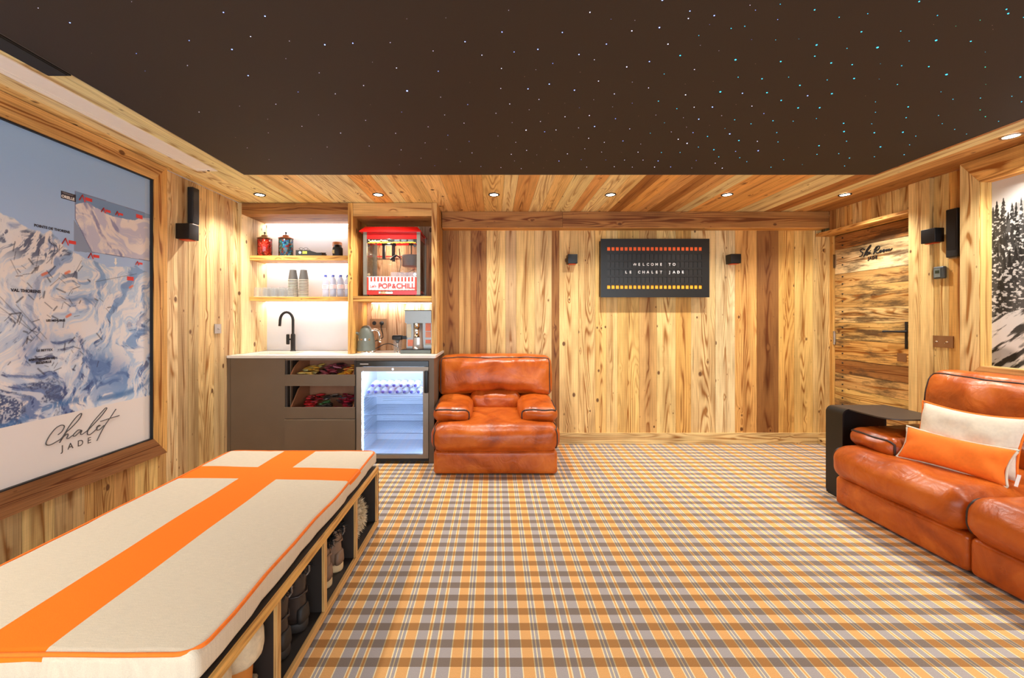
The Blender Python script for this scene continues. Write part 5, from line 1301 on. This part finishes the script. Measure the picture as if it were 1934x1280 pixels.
def basis(xa, za):
    xa = Vector(xa).normalized(); za = Vector(za); za = (za-xa*za.dot(xa)).normalized(); ya = za.cross(xa)
    return Matrix(((xa.x, ya.x, za.x, 0), (xa.y, ya.y, za.y, 0), (xa.z, ya.z, za.z, 0), (0, 0, 0, 1)))
pillow('cushion', 'ivory oblong cushion with orange piping at the back of the sofa seat', (.445, .33, .13), M['cream'], M['orange'], (2.612, 2.345, .572), basis((.26, -1, -.02), (.30, .08, 1)))
po = pillow('cushion', 'bright orange oblong cushion with white piping in front of the ivory one', (.465, .195, .11), M['orange'], M['cream'], (2.515, 2.325, .492), basis((.26, -1, -.02), (.42, .1, 1)))
mb = MB(); mb.box(-.0, .012, -.002, .002, -.03, .03); 
tg = mb.build('care_tag', M['wht'], po, off=(0, 0, 0)); tg.location = (.252, 0, -.05)

# ================================================================== SIDE TABLE
t = thing('side_table', 'folded black steel side table between sofa arm and door', 'side table', (2.6, 2.85, 0))
M['tabletop'] = plain('bronzed_black_steel', (70, 62, 55), .42, .4, .04)
tx0, tx1, ty0, ty1, tz, th = 2.365, 2.79, 2.575, 3.02, .621, .008
mb = MB(); r = .045; n = 8
# top plate with rounded free corners, bent down along its left rear edge
top = []
outline = [(tx0+r, ty1), (tx1, ty1), (tx1, ty0+.03)]
for k in range(n+1): an = -k/n*PI/2; outline.append((tx1-.03+.03*math.cos(an), ty0+.03+.03*math.sin(an)))
for k in range(n+1): an = -PI/2-k/n*PI/2; outline.append((tx0+r+.10+.10*math.cos(an), ty0+.10+.10*math.sin(an)))
b = len(mb.v); m_ = len(outline); mb.v += [(p[0], p[1], tz) for p in outline]+[(p[0], p[1], tz-th) for p in outline]
mb.face([b+i for i in range(m_)]); mb.face([b+m_+i for i in reversed(range(m_))])
for i in range(m_): j = (i+1) % m_; mb.face([b+i, b+m_+i, b+m_+j, b+j])
mb.build('table_top', M['tabletop'], t)
mb = MB()
ya, yb_ = 2.875, ty1
prof = [(tx0+r*(1-math.sin(k/n*PI/2)), tz-r*(1-math.cos(k/n*PI/2))) for k in range(n+1)]+[(tx0, .03), (tx0+.006, .006)]
pin = [(tx0+th+(r-th)*(1-math.sin(k/n*PI/2)), tz-th-(r-th)*(1-math.cos(k/n*PI/2))) for k in range(n+1)]+[(tx0+th, .03), (tx0+.006+th, .006)]
for k in range(len(prof)-1):
    (x0, z0), (x1, z1), (u0, w0), (u1, w1) = prof[k], prof[k+1], pin[k], pin[k+1]
    b = len(mb.v); mb.v += [(x0, ya, z0), (x1, ya, z1), (u1, ya, w1), (u0, ya, w0), (x0, yb_, z0), (x1, yb_, z1), (u1, yb_, w1), (u0, yb_, w0)]
    for f in [(0, 1, 2, 3), (7, 6, 5, 4), (0, 4, 5, 1), (3, 2, 6, 7)]: mb.face([b+i for i in f], None, None, False)
mb.build('side_leg', M['black'], t)
mb = MB(); mb.box(tx0+.035, tx1, ty1-.009, ty1-.001, .0, tz-th-.0005); mb.build('rear_panel', M['blackmatte'], t)
mb = MB(); mb.box(tx0+.0095, tx1, ya+.0, ty1-.0095, .0, .008); mb.build('foot_plate', M['black'], t)

# ================================================================== BENCH
BX0, BX1, BY0, BY1, BZ0, BZ1 = -1.60, -.685, .96, 2.515, .015, .361
bn = thing('storage_bench', 'long low storage bench with open shoe compartments under its cushion', 'bench', (-1.14, 1.74, 0))
M['benchdark'] = plain('bench_laminate', (46, 38, 33), .5, 0, .06)
divs = [.98, 1.35, 1.725, 2.115, 2.495]
mb = MB(); e = .012
mb.box(BX0+e, BX1-e, BY0, BY1, BZ1-.030, BZ1-.004); mb.box(BX0+e, BX1-e, BY0, BY1, BZ0+.002, BZ0+.030); mb.box(-1.152, -1.13, BY0, BY1, BZ0+.03, BZ1-.03)
for d_ in divs: mb.box(BX0+e, BX1-e, d_-.010, d_+.010, BZ0+.03, BZ1-.03)
mb.box(BX0+.06, BX1-.06, BY0+.05, BY1-.05, 0, BZ0+.0019)
mb.build('carcass', M['benchdark'], bn)
for (xa, xb) in [(BX1-e+.0005, BX1), (BX0, BX0+e-.0005)]:
    mb = MB(); mb.box(xa, xb, BY0, BY1, BZ1-.032, BZ1-.003, GO, 'y'); mb.build('oak_top_edge', M['ply'], bn)
    mb = MB(); mb.box(xa, xb, BY0, BY1, BZ0, BZ0+.032, MD, 'y'); mb.build('oak_bottom_edge', M['ply'], bn)
    for d_ in divs:
        mb = MB(); mb.box(xa, xb, d_-.012, d_+.012, BZ0+.0325, BZ1-.0325, MD, 'z'); mb.build('oak_divider_edge', M['ply'], bn)
mb = MB(); mb.box(BX0, BX1, BY1+.0005, BY1+.002, BZ0+.002, BZ1-.004); mb.build('end_panel', M['benchdark'], bn)
def bench_fabric():
    t = NT('bench_cushion_fabric'); tc = t.new('ShaderNodeTexCoord').outputs['Object']; sp = t.new('ShaderNodeSeparateXYZ'); t.link(tc, sp.inputs[0])
    x, y, z = sp.outputs
    wob = t.math('MULTIPLY_ADD', t.noise(tc, 3.0, 1.0), .012, -.006)
    x = t.math('ADD', x, wob); y = t.math('ADD', y, wob)
    top = t.math('GREATER_THAN', z, .058)
    a = t.math('MULTIPLY', t.math('GREATER_THAN', x, -.1125), t.math('LESS_THAN', x, .0775))
    yy = t.math('MULTIPLY_ADD', x, .045, y)
    b = t.math('MULTIPLY', t.math('GREATER_THAN', yy, .308), t.math('LESS_THAN', yy, .478))
    m = t.math('MULTIPLY', t.math('MAXIMUM', a, b), top)
    wv = t.noise(tc, 420, 2.0)
    sl = t.noise(t.comb(t.math('MULTIPLY', x, 30), t.math('MULTIPLY', y, 500)), 1.0, 2.0)
    lin_ = t.mix(1.0, lin(220, 206, 182), t.ramp(sl, [(0.3, .93), (0.7, 1.05)]), 'MULTIPLY')
    c = t.mix(m, lin_, lin(252, 128, 34)); c = t.mix(1.0, c, t.ramp(wv, [(0.3, .93), (0.7, 1.05)]), 'MULTIPLY')
    t.link(c, t.b.inputs['Base Color']); t.set(Roughness=.92); t.b.inputs['Specular IOR Level'].default_value = .15
    # seam relief along the stripe edges
    t.bump(t.math('MULTIPLY_ADD', m, .8, t.math('MULTIPLY', wv, .35)), .5, .002)
    return t.m
cu = thing('bench_cushion', 'long ivory bench cushion with a crossed orange ribbon pattern and orange piping', 'cushion', (-1.1475, 1.78, BZ1))
CW, CL, CH = .886, 1.56, .078
def wav(y): return .004*math.sin(y*7)+.0025*math.sin(y*17+1)
def fc(q, p):
    q[0] += wav(q[1]+1.78)*abs(p[0])*(1 if p[0] > 0 else .5)
    if p[2] > 0: q[2] += .004*mnoise.noise(Vector((q[0]*4, q[1]*4, 1)))
    else: q[2] = max(q[2], -CH/2)
    if abs(p[0]) > .9 or abs(p[1]) > .9: 
        k_ = .006*mnoise.noise(Vector((q[0]*16, q[1]*16, q[2]*8))); q[0] += k_; q[1] += k_
    return q
mb = MB(); mb.rbox((-1.1475, 1.78, BZ1+.0005+CH/2), (CW, CL, CH), .022, (0, 0, .006), n=44, fn=fc); mb.build('cover', bench_fabric(), cu)
pts = []
hx, hy, r = CW/2-.004, CL/2-.004, .05
for (sx, sy, a0) in [(1, 1, 0), (-1, 1, PI/2), (-1, -1, PI), (1, -1, 1.5*PI)]:
    for k in range(7):
        an = a0+k/6*PI/2; pts.append((sx*(hx-r)+r*math.cos(an), sy*(hy-r)+r*math.sin(an)))
    nx = {(1, 1): (-1, 1), (-1, 1): (-1, -1), (-1, -1): (1, -1), (1, -1): (1, 1)}[(sx, sy)]
    a_ = pts[-1]; bnx = (nx[0]*(hx-r)+r*math.cos(a0+PI/2), nx[1]*(hy-r)+r*math.sin(a0+PI/2))
    for k in range(1, 16): pts.append((a_[0]+(bnx[0]-a_[0])*k/16, a_[1]+(bnx[1]-a_[1])*k/16))
pts.append(pts[0])
pts = [(-1.1475+p[0]+wav(p[1]+1.78)*(1 if p[0] > 0 else .5)*min(1, abs(p[0])/hx), 1.78+p[1], BZ1+CH-.004+.003*mnoise.noise(Vector((p[0]*4, p[1]*4, 1)))) for p in pts]
mb = MB(); mb.tube(pts, .0052, 8, cap=False); mb.build('piping', M['orange'], cu)

# ---- footwear
def ell(cx, cy, a, b, n=24, e=2.4):
    o = []
    for k in range(n):
        an = 2*PI*k/n; c, s_ = math.cos(an), math.sin(an)
        o.append((cx+a*math.copysign(abs(c)**(2/e), c), cy+b*math.copysign(abs(s_)**(2/e), s_)))
    return o
def loft(mb, secs, n=24, noisef=None):
    b = len(mb.v)
    for (z, x0, x1, hw) in secs:
        for (x, y) in ell((x0+x1)/2, 0, (x1-x0)/2, hw, n):
            p = [x, y, z]
            if noisef: p = noisef(p)
            mb.v.append(tuple(p))
    for i in range(len(secs)-1):
        for k in range(n): mb.face([b+i*n+k, b+i*n+(k+1) % n, b+(i+1)*n+(k+1) % n, b+(i+1)*n+k], None, None, True)
    mb.face([b+k for k in reversed(range(n))]); mb.face([b+(len(secs)-1)*n+k for k in range(n)])
def fluff(mb, cx, cy, cz, rx, ry, rz, n, ln, rnd):
    for i in range(n):
        u, v = rnd.uniform(-1, 1), rnd.uniform(0, 2*PI); s_ = math.sqrt(1-u*u)
        d = Vector((s_*math.cos(v), s_*math.sin(v), u)); p = Vector((cx+d.x*rx, cy+d.y*ry, cz+d.z*rz))
        t_ = d.cross(Vector((rnd.uniform(-1, 1), rnd.uniform(-1, 1), rnd.uniform(-1, 1)))).normalized()*ln*.18
        q = p+(d+Vector((rnd.uniform(-.6, .6), rnd.uniform(-.6, .6), rnd.uniform(-.6, .3))))*ln
        b = len(mb.v); mb.v += [tuple(p-t_), tuple(p+t_), tuple(q)]; mb.face([b, b+1, b+2], None, None, True)
def blob(mb, cx, cy, cz, rx, ry, rz, amp, fr, seed, n=20):
    b = len(mb.v)
    for i in range(n+1):
        for k in range(n):
            th = PI*i/n; ph_ = 2*PI*k/n; d = Vector((math.sin(th)*math.cos(ph_), math.sin(th)*math.sin(ph_), math.cos(th)))
            r_ = 1+amp*mnoise.noise(d*fr+Vector((seed, 0, 0)))
            mb.v.append((cx+d.x*rx*r_, cy+d.y*ry*r_, cz+d.z*rz*r_))
    for i in range(n):
        for k in range(n): mb.face([b+i*n+k, b+(i+1)*n+k, b+(i+1)*n+(k+1) % n, b+i*n+(k+1) % n], None, None, True)
M['fleece'] = plain('cream_fleece', (228, 208, 172), .95, 0, .12, 60, .8)
M['blackfur'] = plain('black_fur', (20, 18, 18), .8)
M['taupe'] = plain('taupe_leather', (132, 104, 82), .5, 0, .08); M['brownl'] = plain('dark_brown_leather', (56, 44, 38), .4); M['sole'] = plain('cream_sole', (216, 188, 142), .6); M['dsole'] = plain('dark_rubber', (44, 38, 34), .6); M['tan'] = plain('tan_suede', (196, 122, 48), .8); M['lace'] = plain('grey_lace', (120, 108, 98), .5, .4)
zc_ = BZ0+.031
def hiking_boot(lab, x, y, rot, top, body, sole, fur, grp):
    t = thing('boot', lab, 'boot', (0, 0, 0), grp)
    mb = MB(); loft(mb, [(0, -.275, -.004, .044), (.008, -.28, .0, .048), (.030, -.28, .0, .049), (.036, -.272, -.004, .046)]); mb.build('sole', sole, t)
    mb = MB(); loft(mb, [(.0365, -.268, -.007, .044), (.060, -.262, -.007, .045), (.085, -.235, -.008, .043), (.105, -.185, -.010, .041), (.125, -.150, -.012, .040), (.15, -.135, -.012, .040), (top-.03, -.135, -.006, .042), (top-.015, -.138, -.003, .044)]); mb.build('upper', body, t)
    mb = MB(); loft(mb, [(.038, -.03, -.001, .036), (.06, -.034, -.0015, .035), (.085, -.036, -.003, .030), (.095, -.03, -.006, .02)]); mb.build('heel_counter', sole if fur is M['blackfur'] and body is M['brownl'] else body, t)
    mb = MB(); rnd = random.Random(int(y*1000))
    for k in range(22):
        an = 2*PI*k/22; cx_, cy_ = -.072+.062*math.cos(an), .040*math.sin(an)
        fluff(mb, cx_, cy_, top-.01, .012, .012, .014, 40, .020, rnd)
    bb = MB(); blob(mb, -.072, 0, top-.022, .066, .042, .022, .3, 5, y); mb.build('fur_cuff', fur, t)
    mb = MB()
    for k in range(5):
        zz = .095+k*.022; xx = -.215+k*.018 if k < 4 else -.15
        mb.tube([(xx, -.030, zz), (xx-.008, -.012, zz+.012), (xx, .012, zz+.012), (xx+.004, .030, zz)], .0025, 5)
    mb.build('laces', M['lace'], t)
    mb = MB(); mb.tube([(-.004, 0, top-.05), (.006, 0, top-.035), (.006, 0, top-.015), (-.002, 0, top-.005)], .004, 6); mb.build('pull_loop', M['lace'], t)
    mb = MB(); mb.tube([(-.13, -.038, .13), (-.07, -.044, .135), (-.02, -.032, .14), (-.004, 0, .142), (-.02, .032, .14), (-.07, .044, .135)], .004, 6); mb.build('ankle_strap', body, t)
    t.location = (x, y, zc_); t.rotation_euler = (0, 0, rot)
hiking_boot('taupe lace boot with cream sole, the nearer of its pair in the bench', -.72, 1.885, .06, .215, M['taupe'], M['sole'], M['blackfur'], 'taupe boots in the bench')
hiking_boot('taupe lace boot with cream sole, the farther of its pair in the bench', -.715, 2.005, -.04, .215, M['taupe'], M['sole'], M['blackfur'], 'taupe boots in the bench')
hiking_boot('dark brown boot with black fur cuff, the nearer of its pair in the bench', -.72, 1.495, .05, .255, M['brownl'], M['dsole'], M['blackfur'], 'dark furry boots in the bench')
hiking_boot('dark brown boot with black fur cuff, the farther of its pair in the bench', -.715, 1.625, -.05, .255, M['brownl'], M['dsole'], M['blackfur'], 'dark furry boots in the bench')
for i, (y, lb) in enumerate([(2.22, 'fluffy cream fur boot in the farthest bench compartment, the nearer one'), (2.335, 'fluffy cream fur boot in the farthest bench compartment, the farther one')]):
    t = thing('fur_boot', lb, 'boot', (-.80, y, zc_), 'fluffy fur boots in the bench')
    mb = MB(); rnd = random.Random(i+40)
    blob(mb, -.775, y, zc_+.105, .055, .048, .095, .25, 4, i*3.3); blob(mb, -.86, y, zc_+.05, .11, .045, .045, .2, 4, i*5.1)
    fluff(mb, -.775, y, zc_+.105, .055, .048, .093, 1500, .020, rnd); fluff(mb, -.86, y, zc_+.055, .11, .046, .046, 500, .016, rnd)
    mb.build('fur', M['fleece'], t)
    mb = MB(); b_ = MB(); loft(b_, [(0, -.23, -.0, .042), (.012, -.235, .003, .046)]); mb.v = [(v_[0]-.735, v_[1]+y, v_[2]+zc_) for v_ in b_.v]; mb.f, mb.uv, mb.col, mb.sm = b_.f, b_.uv, b_.col, b_.sm
    mb.build('sole', M['dsole'], t)
for i, (y, lb) in enumerate([(1.11, 'tan sheepskin slipper boot at the camera end of the bench, the nearer one'), (1.265, 'tan sheepskin slipper boot at the camera end of the bench, the farther one')]):
    t = thing('sheepskin_boot', lb, 'boot', (0, 0, 0), 'sheepskin boots in the bench')
    mb = MB(); loft(mb, [(0, -.28, -.0, .046), (.016, -.285, .003, .050), (.022, -.28, .001, .048)]); mb.build('sole', M['sole'], t)
    mb = MB(); loft(mb, [(.0225, -.275, -.003, .046), (.06, -.268, -.003, .048), (.10, -.22, -.005, .050), (.14, -.16, -.004, .050), (.19, -.15, -.0, .052)]); mb.build('upper', M['tan'], t)
    mb = MB(); b_ = len(mb.v)
    def nf(p, s_=i): 
        k_ = .004*mnoise.noise(Vector((p[0]*60, p[1]*60, p[2]*60+s_))); return [p[0]+k_, p[1]+k_, p[2]+k_]
    loft(mb, [(.165, -.168, .014, .064), (.175, -.175, .022, .070), (.20, -.178, .026, .073), (.235, -.178, .026, .073), (.255, -.172, .020, .068), (.262, -.155, .005, .055), (.25, -.14, -.012, .042)], 30, nf)
    mb.build('fleece_cuff', M['fleece'], t)
    mb = MB(); loft(mb, [(.2455, -.138, -.014, .040), (.2525, -.138, -.014, .040)]); mb.build('lining', plain('grey_lining', (120, 106, 88), .95), t)
    mb = MB(); mb.tube([(-.10, -.053, .06), (-.02, -.045, .075), (.004, 0, .08), (-.02, .045, .075), (-.10, .053, .06)], .010, 8); mb.build('fleece_trim', M['fleece'], t)
    t.location = (-.725, y, zc_); t.rotation_euler = (0, 0, .1-.2*i)
